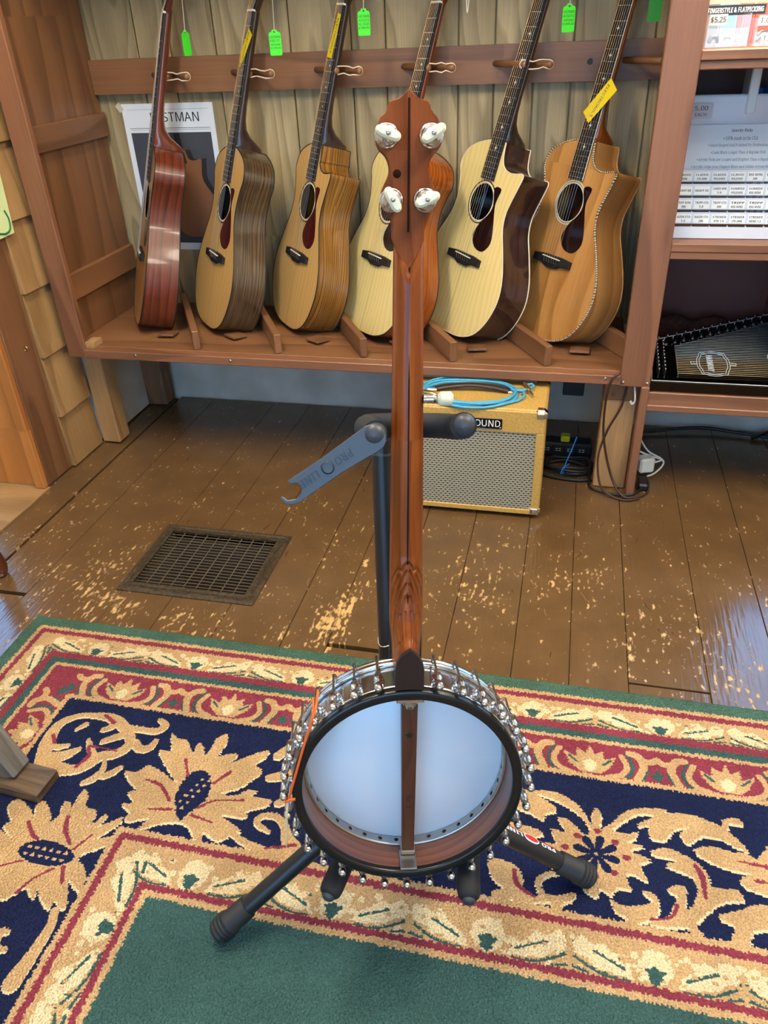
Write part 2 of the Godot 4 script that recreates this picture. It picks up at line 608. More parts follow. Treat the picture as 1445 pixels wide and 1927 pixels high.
func floor_texture():
	var w := 2048
	var h := 1064
	var nc := noise(101, 0.011, 4).get_image(w, h, false, false, false).get_data()
	var nf := noise(103, 0.085, 3)
	nf.domain_warp_enabled = true
	nf.domain_warp_amplitude = 14.0
	nf.domain_warp_frequency = 0.03
	var img := nf.get_image(w, int(h * 0.55), false, false, false)
	img.resize(w, h, Image.INTERPOLATE_BILINEAR)
	var fine := img.get_data()
	var ng := noise(107, 0.12, 2).get_image(w, 96, false, false, false)
	ng.resize(w, h, Image.INTERPOLATE_BILINEAR)
	var grain := ng.get_data()
	# wear on a coarse grid
	var gw := 129
	var gh := 67
	var grid := PackedFloat32Array()
	for j in gh:
		for i in gw:
			grid.append(wear(-1.6 + 2.7 * i / (gw - 1), -2.5 + 1.4 * j / (gh - 1)))
	var col := PackedByteArray()
	col.resize(w * h * 3)
	var rgh := PackedByteArray()
	rgh.resize(w * h)
	var bump := PackedByteArray()
	bump.resize(w * h)
	for y in h:
		var gy := y * (gh - 1) / h
		for x in w:
			var p := y * w + x
			var c := nc[p] / 255.0
			var f := fine[p] / 255.0
			var g := grain[p] / 255.0
			var wr: float = grid[gy * gw + x * (gw - 1) / w]
			# brown paint
			var r := 98.0 + (c - 0.5) * 16.0
			var gg := 73.0 + (c - 0.5) * 13.0
			var b := 46.0 + (c - 0.5) * 9.0
			var ro := 46
			var bu := 120.0 + (g - 0.5) * 70.0 + (c - 0.5) * 30.0
			var k := f * 0.72 + g * 0.28 + (c - 0.5) * 0.30
			if k > 0.775 - wr * 0.27:
				var t := clampf((k - 0.775 + wr * 0.27) * 16.0, 0.0, 1.0)
				var lum := 0.82 + 0.3 * g
				r = lerpf(r, 200.0 * lum, t)
				gg = lerpf(gg, 160.0 * lum, t)
				b = lerpf(b, 98.0 * lum, t)
				ro = 150
				bu -= 34.0
			var q := p * 3
			col[q] = clampi(int(r), 0, 255)
			col[q + 1] = clampi(int(gg), 0, 255)
			col[q + 2] = clampi(int(b), 0, 255)
			rgh[p] = ro
			bump[p] = clampi(int(bu), 0, 255)
	var m := StandardMaterial3D.new()
	var im := Image.create_from_data(w, h, false, Image.FORMAT_RGB8, col)
	# scratches: short pale and dark strokes in the paint
	for i in 170:
		var sx := rng.randi_range(0, w - 40)
		var sy := rng.randi_range(200, h - 40)
		var len := rng.randi_range(5, 24)
		var bend := rng.randf_range(-0.03, 0.03)
		var slope := rng.randf_range(-0.5, 0.5)
		var cc := rgb(150, 122, 88) if rng.randf() < 0.7 else rgb(50, 32, 20)
		for k in len:
			im.set_pixel(clampi(sx + int(k * slope + k * k * bend), 0, w - 1), sy + k if rng.randf() < 2 else sy, cc)
	m.albedo_texture = ImageTexture.create_from_image(im)
	m.roughness_texture = ImageTexture.create_from_image(Image.create_from_data(w, h, false, Image.FORMAT_L8, rgh))
	m.roughness_texture_channel = BaseMaterial3D.TEXTURE_CHANNEL_RED
	m.roughness = 1.0
	var nb := Image.create_from_data(w, h, false, Image.FORMAT_L8, bump)
	nb.convert(Image.FORMAT_RGB8)
	nb.bump_map_to_normal_map(3.0)
	m.metallic_specular = 0.62
	m.normal_enabled = true
	m.normal_texture = ImageTexture.create_from_image(nb)
	m.normal_scale = 0.5
	M.floor_paint = m

func floor_board(parent, x0: float, x1: float, z0: float, z1: float, y := 0.0):
	var st = mb()
	var a := Vector3(x0, y - 0.022, z0)
	var b := Vector3(x1, y, z1)
	var e := 0.0009
	var P := [Vector3(a.x, b.y - e, a.z), Vector3(b.x, b.y - e, a.z), Vector3(b.x, b.y - e, b.z), Vector3(a.x, b.y - e, b.z)]
	var T := [Vector3(a.x + e, b.y, a.z + e), Vector3(b.x - e, b.y, a.z + e), Vector3(b.x - e, b.y, b.z - e), Vector3(a.x + e, b.y, b.z - e)]
	var U := [Vector3(a.x, a.y, a.z), Vector3(b.x, a.y, a.z), Vector3(b.x, a.y, b.z), Vector3(a.x, a.y, b.z)]
	var put := func(v): 
		st.set_uv(Vector2((v.x + 1.6) / 2.7, (v.z + 2.5) / 1.4))
		st.set_normal(Vector3.UP)
		st.add_vertex(v)
	var q4 := func(p, q, r, s):
		put.call(p)
		put.call(q)
		put.call(r)
		put.call(p)
		put.call(r)
		put.call(s)
	q4.call(T[0], T[1], T[2], T[3])
	for i in 4:
		var j := (i + 1) % 4
		q4.call(P[i], P[j], T[j], T[i])
		q4.call(U[i], U[j], P[j], P[i])
	st.generate_normals()
	st.generate_tangents()
	inst("board", st.commit(), M.floor_paint, parent, Transform3D())

func build_floor():
	floor_texture()
	var f = structure("floor")
	var st = mb()
	# rough boards below, open where the duct of the register comes up
	for b in [[-3.0, -1.03, -2.6, 2.7], [-0.715, 2.5, -2.6, 2.7], [-1.03, -0.715, -2.6, -1.618], [-1.03, -0.715, -1.377, 2.7]]:
		bx(st, Vector3((b[0] + b[1]) / 2, -0.06, (b[2] + b[3]) / 2), Vector3(b[1] - b[0], 0.06, b[3] - b[2]))
	obj("subfloor", st, M.subfloor, f)
	var xs := [-1.60, -1.430, -1.284, -1.042, -0.902, -0.744, -0.575, -0.469, -0.338, -0.201, -0.050, 0.072, 0.195, 0.358, 0.503, 0.66, 0.80, 0.95, 1.1, 1.26, 1.42, 1.6, 1.8, 2.0, 2.2, 2.4]
	var cuts := {1: -1.291, 7: -1.2505, 12: -1.2515, 3: -1.1, 5: -1.05, 9: -1.15, 16: -1.3}
	for i in xs.size() - 1:
		var g := 0.0006
		var x0: float = xs[i] + (g if i != 1 else 0.005)
		var x1: float = xs[i + 1] - (g if i != 0 else 0.011)
		# the floor register sits in an opening
		if x1 > -1.03 and x0 < -0.715:
			floor_board(f, x0, x1, -2.5, -1.618)
			floor_board(f, x0, x1, -1.377, 2.6)
			if x0 < -1.03:
				floor_board(f, x0, -1.03, -1.618, -1.377)
			if x1 > -0.715:
				floor_board(f, -0.715, x1, -1.618, -1.377)
			continue
		var y := -0.006 if i == 0 else rng.randf_range(-0.0012, 0.0)
		if cuts.has(i):
			var c: float = cuts[i]
			var gap := 0.006 if i in [1, 7] else 0.002
			floor_board(f, x0, x1, -2.5, c - gap, y)
			floor_board(f, x0, x1, c + gap, 2.6, y - 0.001)
		else:
			floor_board(f, x0, x1, -2.5, 2.6, y)
	# bare pale boards of the doorway at the left
	for k in 7:
		var z0 := -1.795 + 0.30 * k
		board("threshold_board", Vector3(-2.1, -0.012, z0 + 0.149), Vector3(1.12, 0.024, 0.297), "x", M.shingle[k % 5], f, 0.002)
	for k in 3:
		board("threshold_board", Vector3(-2.1, -0.012, 0.6 + 0.7 * k), Vector3(1.12, 0.024, 0.697), "x", M.shingle[k % 5], f, 0.002)

# ---------------------------------------------------------------- walls
func wall_box(called: String, parent, lo: Vector3, hi: Vector3, mat):
	var st = mb()
	bx(st, (lo + hi) * 0.5, hi - lo)
	obj(called, st, mat, parent)

func build_walls():
	# back wall: plaster below, vertical pine planks above; a window to the right of the picture
	var w = structure("wall_back")
	wall_box("plaster", w, Vector3(-1.62, -0.05, -2.62), Vector3(2.5, 0.40, -2.512), M.plaster)
	wall_box("plaster", w, Vector3(-1.62, 0.40, -2.62), Vector3(0.62, 2.65, -2.512), M.plaster)
	wall_box("plaster", w, Vector3(1.70, 0.40, -2.62), Vector3(2.5, 2.65, -2.512), M.plaster)
	wall_box("plaster", w, Vector3(0.62, 2.05, -2.62), Vector3(1.70, 2.65, -2.512), M.plaster)
	var seams := [-1.53, -1.342, -1.234, -1.087, -0.853, -0.670, -0.568, -0.360, -0.258, -0.149, -0.045, 0.063, 0.165, 0.235]
	for i in seams.size() - 1:
		var x0: float = seams[i] + 0.0015
		var x1: float = seams[i + 1] - 0.0015
		board("plank", Vector3((x0 + x1) / 2, 1.20, -2.504), Vector3(x1 - x0, 1.70, 0.016), "y", M.planks[i % 5], w, 0.003)
	var win = structure("window_1")
	for s in [[Vector3(0.60, 0.38, -2.60), Vector3(0.66, 2.07, -2.48)], [Vector3(1.66, 0.38, -2.60), Vector3(1.72, 2.07, -2.48)], [Vector3(0.66, 2.01, -2.60), Vector3(1.66, 2.07, -2.48)], [Vector3(0.66, 0.38, -2.60), Vector3(1.66, 0.43, -2.46)], [Vector3(0.66, 1.22, -2.58), Vector3(1.66, 1.26, -2.53)]]:
		wall_box("window_frame", win, s[0], s[1], M.white_trim)
	wall_box("pane", win, Vector3(0.66, 0.43, -2.558), Vector3(1.66, 1.22, -2.554), M.glass)
	wall_box("pane", win, Vector3(0.66, 1.26, -2.558), Vector3(1.66, 2.01, -2.554), M.glass)
	# left wall beside the rack, with cedar shingles
	var l = structure("wall_left")
	wall_box("plaster", l, Vector3(-1.62, -0.05, -2.50), Vector3(-1.555, 2.65, -1.93), M.plaster)
	wall_box("plaster", l, Vector3(-1.556, 0.0, -2.47), Vector3(-1.522, 0.352, -2.13), M.plaster)
	var tops := []
	for k in 11:
		tops.append(0.176 + 0.1965 * k)
	for k in tops.size():
		# each course overlaps the one below; its butt stands proud
		var y1: float = tops[k] + 0.012
		var y0: float = (tops[k] - 0.1965) if k > 0 else 0.0
		var zb := -2.104 if k < 2 else -2.064
		var st = mb()
		var xo := -1.533 + rng.randf_range(-0.002, 0.002)
		var za := -1.928 + rng.randf_range(-0.003, 0.003)
		var rings := [[Vector2(-1.556, y0), Vector2(xo, y0), Vector2(xo - 0.013, y1), Vector2(-1.556, y1)]]
		var poly: Array = rings[0]
		var mid := (za + zb) * 0.5
		var xf := Transform3D(Basis(Vector3(1, 0, 0), Vector3(0, 1, 0), Vector3(0, 0, 1)), Vector3(0, 0, 0))
		var sp := PackedVector2Array()
		for p in poly:
			sp.append(p - Vector2(-1.54, (y0 + y1) / 2))
		prism(st, sp, -(za - zb) / 2, (za - zb) / 2, xf, 0.0015)
		inst("shingle", mesh_of(st), M.shingle[k % 5], l, Transform3D(Basis(), Vector3(-1.54, (y0 + y1) / 2, mid)))
	# casing boards in front of the shingles
	var t1 = structure("trim_1")
	board("casing_board", Vector3(-1.562, 1.3, -1.861), Vector3(0.034, 2.6, 0.126), "y", M.cab[1], t1, 0.003)
	var t2 = structure("trim_2")
	board("casing_board", Vector3(-1.563, 1.3, -1.786), Vector3(0.034, 2.6, 0.022), "y", M.orange, t2, 0.003)
	board("casing_board", Vector3(-1.668, 1.3, -1.803), Vector3(0.176, 2.6, 0.024), "y", M.orange, t2, 0.003)
	# small brass hook and screw holes in the casing
	var hk = thing("brass_hook", "small brass cup hook screwed into the brown casing beside the shingles", "hook")
	var hp := []
	for k in 14:
		var a := TAU * k / 14.0 * 0.8
		hp.append(Vector3(-1.541 + 0.006 * sin(a), 0.425 + 0.007 * cos(a), -1.872))
	var st2 = mb()
	tube(st2, hp, 0.0016, 6)
	tube(st2, [Vector3(-1.548, 0.432, -1.872), Vector3(-1.538, 0.432, -1.872)], 0.002, 6)
	obj("hook_wire", st2, M.gold, hk)
	# glazed door standing at the left, out of the picture, which the floor mirrors
	var d = structure("door_1")
	for s in [[Vector3(-1.86, 0.0, -1.86), Vector3(-1.76, 2.1, -1.81)], [Vector3(-2.62, 0.0, -1.86), Vector3(-2.52, 2.1, -1.81)], [Vector3(-2.52, 1.98, -1.86), Vector3(-1.86, 2.1, -1.81)], [Vector3(-2.52, 0.0, -1.86), Vector3(-1.86, 0.24, -1.81)], [Vector3(-2.52, 1.1, -1.85), Vector3(-1.86, 1.14, -1.82)]]:
		wall_box("door_frame", d, s[0], s[1], M.white_trim)
	wall_box("pane", d, Vector3(-2.52, 0.24, -1.838), Vector3(-1.86, 1.1, -1.834), M.glass)
	wall_box("pane", d, Vector3(-2.52, 1.14, -1.838), Vector3(-1.86, 1.98, -1.834), M.glass)
	var lw = structure("wall_left_doorway")
	wall_box("plaster", lw, Vector3(-2.75, 2.1, -1.90), Vector3(-1.555, 2.65, -1.815), M.room_wall)
	wall_box("plaster", lw, Vector3(-2.75, -0.05, -1.90), Vector3(-2.62, 2.1, -1.815), M.room_wall)
	wall_box("plaster", lw, Vector3(-2.85, -0.05, -1.90), Vector3(-2.75, 2.65, 2.7), M.room_wall)
	# rest of the room
	var r = structure("wall_right")
	wall_box("plaster", r, Vector3(2.4, -0.05, -2.6), Vector3(2.5, 2.65, 2.7), M.room_wall)
	var b = structure("wall_front")
	wall_box("plaster", b, Vector3(-2.85, -0.05, 1.6), Vector3(-1.3, 2.65, 1.7), M.room_wall)
	wall_box("plaster", b, Vector3(1.1, -0.05, 1.6), Vector3(2.5, 2.65, 1.7), M.room_wall)
	wall_box("plaster", b, Vector3(-1.3, -0.05, 1.6), Vector3(1.1, 0.5, 1.7), M.room_wall)
	wall_box("plaster", b, Vector3(-1.3, 2.2, 1.6), Vector3(1.1, 2.65, 1.7), M.room_wall)
	var w2 = structure("window_2")
	for s in [[Vector3(-1.34, 0.46, 1.57), Vector3(-1.26, 2.24, 1.68)], [Vector3(1.06, 0.46, 1.57), Vector3(1.14, 2.24, 1.68)], [Vector3(-0.14, 0.5, 1.6), Vector3(-0.06, 2.2, 1.68)], [Vector3(-1.26, 2.16, 1.57), Vector3(1.06, 2.24, 1.68)], [Vector3(-1.26, 0.46, 1.57), Vector3(1.06, 0.54, 1.68)]]:
		wall_box("window_frame", w2, s[0], s[1], M.white_trim)
	wall_box("pane", w2, Vector3(-1.26, 0.54, 1.648), Vector3(-0.14, 2.16, 1.652), M.glass)
	wall_box("pane", w2, Vector3(-0.06, 0.54, 1.648), Vector3(1.06, 2.16, 1.652), M.glass)
	var c = structure("ceiling")
	wall_box("ceiling_panel", c, Vector3(-2.85, 2.6, -2.65), Vector3(2.5, 2.7, 2.7), M.ceiling)

# ---------------------------------------------------------------- guitar rack
func build_rack():
	var r = thing("guitar_rack", "built-in brown stained wooden rack with angled slots holding a row of guitars", "rack")
	board("shelf", Vector3(-0.67, 0.363, -2.2645), Vector3(1.69, 0.024, 0.445), "x", M.cab[1], r, 0.002)
	board("shelf_lip", Vector3(-0.6455, 0.3625, -2.0225), Vector3(1.601, 0.026, 0.037), "x", M.post, r, 0.002)
	# left side: two posts, two rails and recessed panels
	board("post", Vector3(-1.480, 1.011, -2.03), Vector3(0.064, 1.333, 0.02), "y", M.post, r, 0.002)
	board("side_panel", Vector3(-1.512, 1.405, -2.265), Vector3(0.02, 2.06, 0.44), "y", M.cab[2], r, 0.001)
	board("side_rail", Vector3(-1.496, 0.952, -2.262), Vector3(0.018, 0.068, 0.44), "z", M.cab[0], r, 0.002)
	board("side_rail", Vector3(-1.496, 0.540, -2.262), Vector3(0.018, 0.078, 0.44), "z", M.cab[3], r, 0.002)
	board("side_rail", Vector3(-1.496, 1.60, -2.262), Vector3(0.018, 0.09, 0.44), "z", M.cab[3], r, 0.002)
	board("side_cleat", Vector3(-1.435, 0.384, -2.05), Vector3(0.03, 0.018, 0.05), "z", M.raw, r, 0.001)
	# lower supports
	board("leg", Vector3(-1.500, 0.165, -2.14), Vector3(0.066, 0.33, 0.07), "y", M.raw, r, 0.004)
	board("cleat", Vector3(-1.49, 0.339, -2.13), Vector3(0.072, 0.024, 0.10), "z", M.raw, r, 0.002)
	board("leg", Vector3(-1.485, 0.176, -2.455), Vector3(0.08, 0.352, 0.07), "y", M.raw_dark, r, 0.003)
	# top of the rack, above the picture
	board("top_panel", Vector3(-0.66, 1.66, -2.26), Vector3(1.76, 0.03, 0.48), "x", M.cab[0], r, 0.002)
	board("top_fascia", Vector3(-0.66, 1.60, -2.03), Vector3(1.76, 0.12, 0.02), "x", M.cab[1], r, 0.002)
	# peg rail
	# one peg is missing: its bore goes through the rail
	var rail := CSGBox3D.new()
	rail.name = "peg_rail"
	rail.size = Vector3(0.094, 1.70, 0.030)
	rail.material = M.cab[1]
	rail.transform = Transform3D(Basis(Vector3(0, -1, 0), Vector3(1, 0, 0), Vector3(0, 0, 1)), Vector3(-0.65, 1.082, -2.480))
	var bore := CSGCylinder3D.new()
	bore.name = "peg_bore"
	bore.operation = CSGShape3D.OPERATION_SUBTRACTION
	bore.radius = 0.0075
	bore.height = 0.06
	bore.sides = 20
	bore.material = M.cab[1]
	bore.transform = Transform3D(Basis(Vector3(1, 0, 0), PI / 2), Vector3(0.001, 0.652, 0))
	rail.add_child(bore)
	r.add_child(rail)
	var st
	st = mb()
	lathe(st, [[0.0, 0.0], [0.0082, 0.0], [0.0082, 0.134], [0.0072, 0.1355], [0.0, 0.1355]], 14)
	var peg := mesh_of(st)
	var dir := Vector3(0.676, 0, 0.737)
	var pb := Basis(Vector3(0.737, 0, -0.676), dir, Vector3(0.0, -1.0, 0.0))
	for i in 6:
		var x := -1.288 + 0.2585 * i
		if i < 5:
			inst("peg", peg, M.cab[3], r, Transform3D(pb, Vector3(x, 1.084, -2.47)))
		inst("peg", peg, M.cab[3], r, Transform3D(pb, Vector3(x + 0.066 + (0.02 if i == 5 else 0.0), 1.082, -2.47)))
	# slot dividers on the shelf
	for i in 6:
		var x := -1.083 + 0.2612 * i
		var a := deg_to_rad(30.0)
		var d := Vector3(sin(a), 0, cos(a))
		var base := Vector3(x, 0.4045, -2.05)
		var t := Basis(Vector3(cos(a), 0, -sin(a)), Vector3.UP, d)
		board("slot_divider", base - d * 0.21 + Vector3(0.0, 0, 0), Vector3(0.021, 0.058, 0.42), "z", M.cab[(i + 2) % 4], r, 0.002, t)
	# right post, its block and the narrow board below it
	board("post", Vector3(0.194, 1.17, -2.03), Vector3(0.078, 1.66, 0.02), "y", M.post, r, 0.002)
	board("side_panel", Vector3(0.197, 1.17, -2.26), Vector3(0.02, 1.62, 0.43), "y", M.raw_dark, r, 0.001)
	board("leg", Vector3(0.165, 0.140, -2.10), Vector3(0.09, 0.28, 0.08), "y", M.raw, r, 0.003)
	board("leg_cap", Vector3(0.165, 0.3155, -2.10), Vector3(0.09, 0.07, 0.08), "z", M.raw_dark, r, 0.003)
	board("leg_facing", Vector3(0.223, 0.171, -2.045), Vector3(0.022, 0.342, 0.06), "y", M.post, r, 0.002)
	# wood screws in the front edge
	st = mb()
	lathe(st, [[0.0, 0.0], [0.0045, 0.0], [0.004, 0.0012], [0.0, 0.0016]], 10)
	var screw := mesh_of(st)
	for p in [Vector3(-1.27, 0.367, -2.0035), Vector3(0.115, 0.367, -2.0035), Vector3(-0.96, 0.365, -2.0035), Vector3(0.163, 0.352, -2.0195), Vector3(0.225, 0.352, -2.0195)]:
		inst("screw", screw, M.nickel_dull, r, Transform3D(Basis(Vector3(1, 0, 0), PI / 2), p))
	# thin wooden shims under the guitars
	var shims := [[-1.232, -2.155, 5.0], [-1.005, -2.165, -35.0], [-0.735, -2.160, -32.0], [-0.475, -2.165, -38.0], [-0.247, -2.148, 12.0], [0.045, -2.165, -2.0]]
	var under := ["red-brown glossy guitar", "dark striped guitar", "golden striped guitar", "amber-sided guitar", "dark rosewood guitar", "all-honey-coloured guitar"]
	for i in 6:
		var s = shims[i]
		var o = board("wooden_shim", Vector3(s[0], 0.3835, s[1]), Vector3(0.055, 0.007, 0.05), "z", M.cab[i % 4], null, 0.001, Basis(Vector3.UP, deg_to_rad(s[2])) * Basis(Vector3.RIGHT, deg_to_rad(-6.0)))
		tag(o, "thin brown wooden shim lying in front of the %s" % under[i], "shim", "shims on the rack shelf")

# ---------------------------------------------------------------- shelves at the right
func build_right_shelves():
	var r = thing("shelf_unit", "reddish brown wooden shelf unit right of the guitar rack", "shelf")
	board("shelf", Vector3(0.515, 0.307, -2.255), Vector3(0.565, 0.040, 0.47), "x", M.red_shelf, r, 0.002)
	board("shelf_edge", Vector3(0.515, 0.283, -2.03), Vector3(0.565, 0.018, 0.03), "x", M.post, r, 0.002)
	board("shelf", Vector3(0.415, 0.705, -2.255), Vector3(0.365, 0.020, 0.47), "x", M.red_shelf, r, 0.002)
	board("shelf_edge", Vector3(0.415, 0.686, -2.035), Vector3(0.365, 0.018, 0.025), "x", M.post, r, 0.002)
	board("shelf", Vector3(0.415, 1.107, -2.255), Vector3(0.365, 0.020, 0.47), "x", M.red_shelf, r, 0.002)
	board("shelf_edge", Vector3(0.415, 1.088, -2.04), Vector3(0.365, 0.018, 0.025), "x", M.post, r, 0.002)
	wall_box("back_panel", r, Vector3(0.235, 0.33, -2.50), Vector3(0.595, 1.10, -2.485), M.red_back)
	board("side_panel", Vector3(0.219, 1.17, -2.26), Vector3(0.02, 1.62, 0.43), "y", M.red_shelf, r, 0.001)
	board("leg", Vector3(0.782, 0.1435, -2.25), Vector3(0.02, 0.287, 0.40), "y", M.red_shelf, r, 0.002)
	board("side_panel", Vector3(0.588, 0.73, -2.26), Vector3(0.02, 0.80, 0.43), "y", M.red_shelf, r, 0.001)
	board("shelf", Vector3(0.415, 1.495, -2.255), Vector3(0.365, 0.020, 0.47), "x", M.red_shelf, r, 0.002)
	# strip lamp under the top shelf, above the picture
	var lamp = thing("strip_light", "short white strip lamp under the top shelf of the shelf unit", "light")
	lamp.position = Vector3(0.42, 1.472, -2.12)
	var glow := plain(rgb(240, 238, 228), 0.5)
	glow.emission_enabled = true
	glow.emission = Color(1.0, 0.96, 0.86)
	glow.emission_energy_multiplier = 3.0
	var st = mb()
	bx(st, Vector3(0, 0.006, 0), Vector3(0.30, 0.014, 0.04), 0.003)
	obj("lamp_housing", st, M.paper_white, lamp)
	st = mb()
	bx(st, Vector3(0, -0.006, 0), Vector3(0.28, 0.012, 0.03), 0.004)
	obj("lamp_tube", st, glow, lamp)
	var l := AreaLight3D.new()
	l.name = "strip_glow"
	l.area_size = Vector2(0.27, 0.03)
	l.light_energy = 0.8
	l.light_color = Color(1.0, 0.97, 0.88)
	l.area_range = 6.0
	l.shadow_enabled = true
	lamp.add_child(l)
	l.rotation = Vector3(-PI / 2, 0, 0)
	l.position = Vector3(0, -0.014, 0)

# ---------------------------------------------------------------- rug
# outlines of the woven pattern, in millimetres from the rug's far left corner: T tan, N navy, R wine red
const RUG_SHAPES := [
	["T", [499,285,518,296,538,296,553,315,563,320,561,299,575,303,583,318,589,321,593,300,593,279,608,267,618,286,615,303,615,321,628,314,645,308,651,314,642,331,663,316,683,301,708,289,705,308,693,326,707,334,709,344,696,363,679,384,652,399,678,400,700,383,718,382,708,394,720,396,748,394,748,406,731,416,711,429,721,435,706,442,677,440,672,445,697,455,719,466,704,472,699,484,685,492,669,487,653,482,658,505,646,498,634,486,613,472,589,474,568,481,554,489,538,500,539,488,549,473,534,478,510,488,503,478,507,470,482,457,503,449,479,431,497,423,476,411,451,388,474,386,485,370,499,368,528,379,561,394,529,366,501,341,494,328,518,328,506,303]],
	["N", [600,359,618,370,631,401,628,426,613,449,602,468,581,443,571,417,572,384,582,365]],
	["T", [275,494,290,485,321,499,337,513,327,489,335,478,364,499,372,515,381,500,374,475,384,471,396,484,393,458,396,441,412,454,420,475,438,476,448,487,447,513,462,482,470,489,465,509,495,482,500,492,483,518,468,534,503,518,511,525,487,546,465,562,466,574,481,582,495,602,504,626,490,622,466,608,490,647,485,657,466,645,465,661,442,649,428,634,429,652,406,635,391,653,375,663,324,673,262,649,221,619,251,605,194,576,233,555,253,530,292,548,324,558,294,539,303,528,287,514]],
	["N", [350,577,362,559,389,551,424,554,451,565,453,578,432,592,398,595,367,590]],
	["T", [1322,299,1331,312,1329,334,1324,345,1347,326,1372,296,1404,283,1443,280,1424,294,1393,298,1368,318,1350,340,1374,341,1391,334,1384,351,1370,358,1400,360,1376,373,1409,383,1392,396,1403,424,1378,414,1368,423,1377,443,1354,444,1344,459,1329,449,1322,467,1303,458,1296,442,1276,423,1246,429,1265,414,1237,385,1257,385,1246,357,1270,358,1257,331,1280,335,1302,356,1312,345,1294,320,1261,300,1228,291,1206,289,1228,280,1261,282,1294,302,1315,336,1314,312]],
	["T", [1392,317,1410,305,1421,295,1456,283,1491,283,1520,292,1545,307,1561,328,1551,334,1529,322,1497,321,1471,342,1460,324,1478,308,1453,317,1435,341,1411,342,1409,318,1395,323]],
	["T", [1413,365,1437,356,1463,363,1484,374,1498,393,1502,414,1540,410,1545,427,1515,436,1494,454,1470,482,1481,496,1470,511,1459,504,1457,488,1424,495,1399,493,1428,478,1439,459,1446,440,1431,432,1445,422,1461,423,1457,462,1475,437,1475,405,1453,395,1431,388,1452,377,1429,374,1413,373]],
	["T", [1344,467,1366,473,1395,464,1408,455,1390,441,1412,443,1418,463,1409,485,1387,496,1384,507,1365,510,1369,493,1353,486]],
	["T", [1147,434,1175,432,1196,440,1207,460,1205,478,1232,483,1224,456,1249,436,1263,437,1240,449,1238,471,1258,478,1290,464,1284,480,1268,490,1272,506,1256,503,1249,490,1207,499,1184,497,1185,509,1161,501,1160,487,1179,480,1157,466]],
	["T", [1479,352,1511,338,1543,343,1567,334,1541,308,1578,348,1626,275,1609,367,1560,377,1514,372]],
	["T", [1549,387,1609,364,1601,408,1562,406,1551,401]],
	["T", [1506,458,1535,446,1568,429,1597,433,1591,464,1554,475,1541,506,1516,499,1528,474,1511,467]],
	["T", [1530,294,1535,280,1556,274,1568,282,1557,288,1544,287,1539,300]],
	["T", [1195,286,1217,289,1255,315,1237,327,1231,341,1209,332,1183,324,1152,308]],
	["T", [1175,360,1193,357,1236,367,1205,383,1184,383]],
	["T", [1181,392,1212,382,1206,399,1187,399]],
]
# strokes of the pattern: x, y, radius
const RUG_STROKES := [
	["T", [276,393,22,260,350,23,257,307,15,283,279,10,319,270,11,358,270,17,392,286,17,423,314,15,424,337,15,409,354,15,386,363,16,371,384,18,356,400,16,325,406,22,281,401,26]],
	["T", [401,289,13,432,286,11,464,284,11,476,267,11,458,256,7]],
	["T", [435,321,15,457,333,12,472,323,11,475,306,7]],
	["T", [363,272,12,369,290,11,355,302,8]],
	["T", [370,329,9,388,316,11,409,302,13]],
	["T", [264,349,9,283,360,10,306,351,7]],
	["T", [273,389,18,310,377,18,333,355,7]],
	["T", [385,427,7,400,413,11,406,390,8,398,370,5]],
	["T", [415,406,10,428,395,10,439,379,6]],
	["T", [339,330,5,355,350,10,372,366,11]],
	["T", [300,311,5,313,294,8]],
	["T", [767,456,5,747,449,7,738,439,8,746,428,8,769,425,9,790,440,10,803,463,16,818,478,22]],
	["T", [703,472,7,741,487,11,781,495,16,829,490,17,862,470,16]],
	["T", [727,297,14,743,276,14,765,253,15]],
	["T", [727,349,10,747,341,15,776,331,21]],
	["T", [763,399,10,785,379,15]],
	["R", [554,339,5,575,375,4]],
	["R", [501,398,4,533,404,5,564,431,5]],
	["R", [537,456,4,577,448,5]],
	["R", [630,381,4,651,351,6]],
	["R", [624,435,5,649,416,4,699,406,4]],
	["R", [618,452,5,661,460,4]],
	["R", [351,397,6,361,368,6,352,346,5,409,347,4]],
	["R", [261,333,5,276,352,6]],
	["R", [339,266,5,368,281,7]],
	["R", [772,489,3,820,473,6]],
	["R", [333,523,5,356,544,6,371,551,4]],
	["R", [399,499,5,409,524,7,433,549,4]],
	["R", [445,556,3,462,524,4]],
	["R", [446,589,6,460,617,4]],
	["R", [395,648,4,407,620,4,431,596,4]],
	["R", [336,610,4,369,593,4]],
	["T", [476,660,10,483,683,11,483,703,13,481,735,16,476,773,22]],
	["T", [421,706,7,410,711,10,416,730,10,436,732,5]],
	["R", [1479,379,5,1488,399,7,1489,435,4]],
	["R", [1404,486,3,1434,476,4,1445,454,5]],
	["R", [1191,444,5,1198,469,6,1226,485,3]],
	["R", [1551,357,3,1595,359,7]],
	["R", [1571,388,5,1587,388,4]],
]

const PX := 1.1703
var rug_img: Image

func rug_colour(k: String) -> Color:
	match k:
		"T": return rgb(196, 160, 114)
		"C": return rgb(230, 208, 164)
		"N": return rgb(29, 36, 68)
		"R": return rgb(136, 58, 72)
		"G": return rgb(60, 90, 86)
		"D": return rgb(72, 102, 88)
	return Color.WHITE

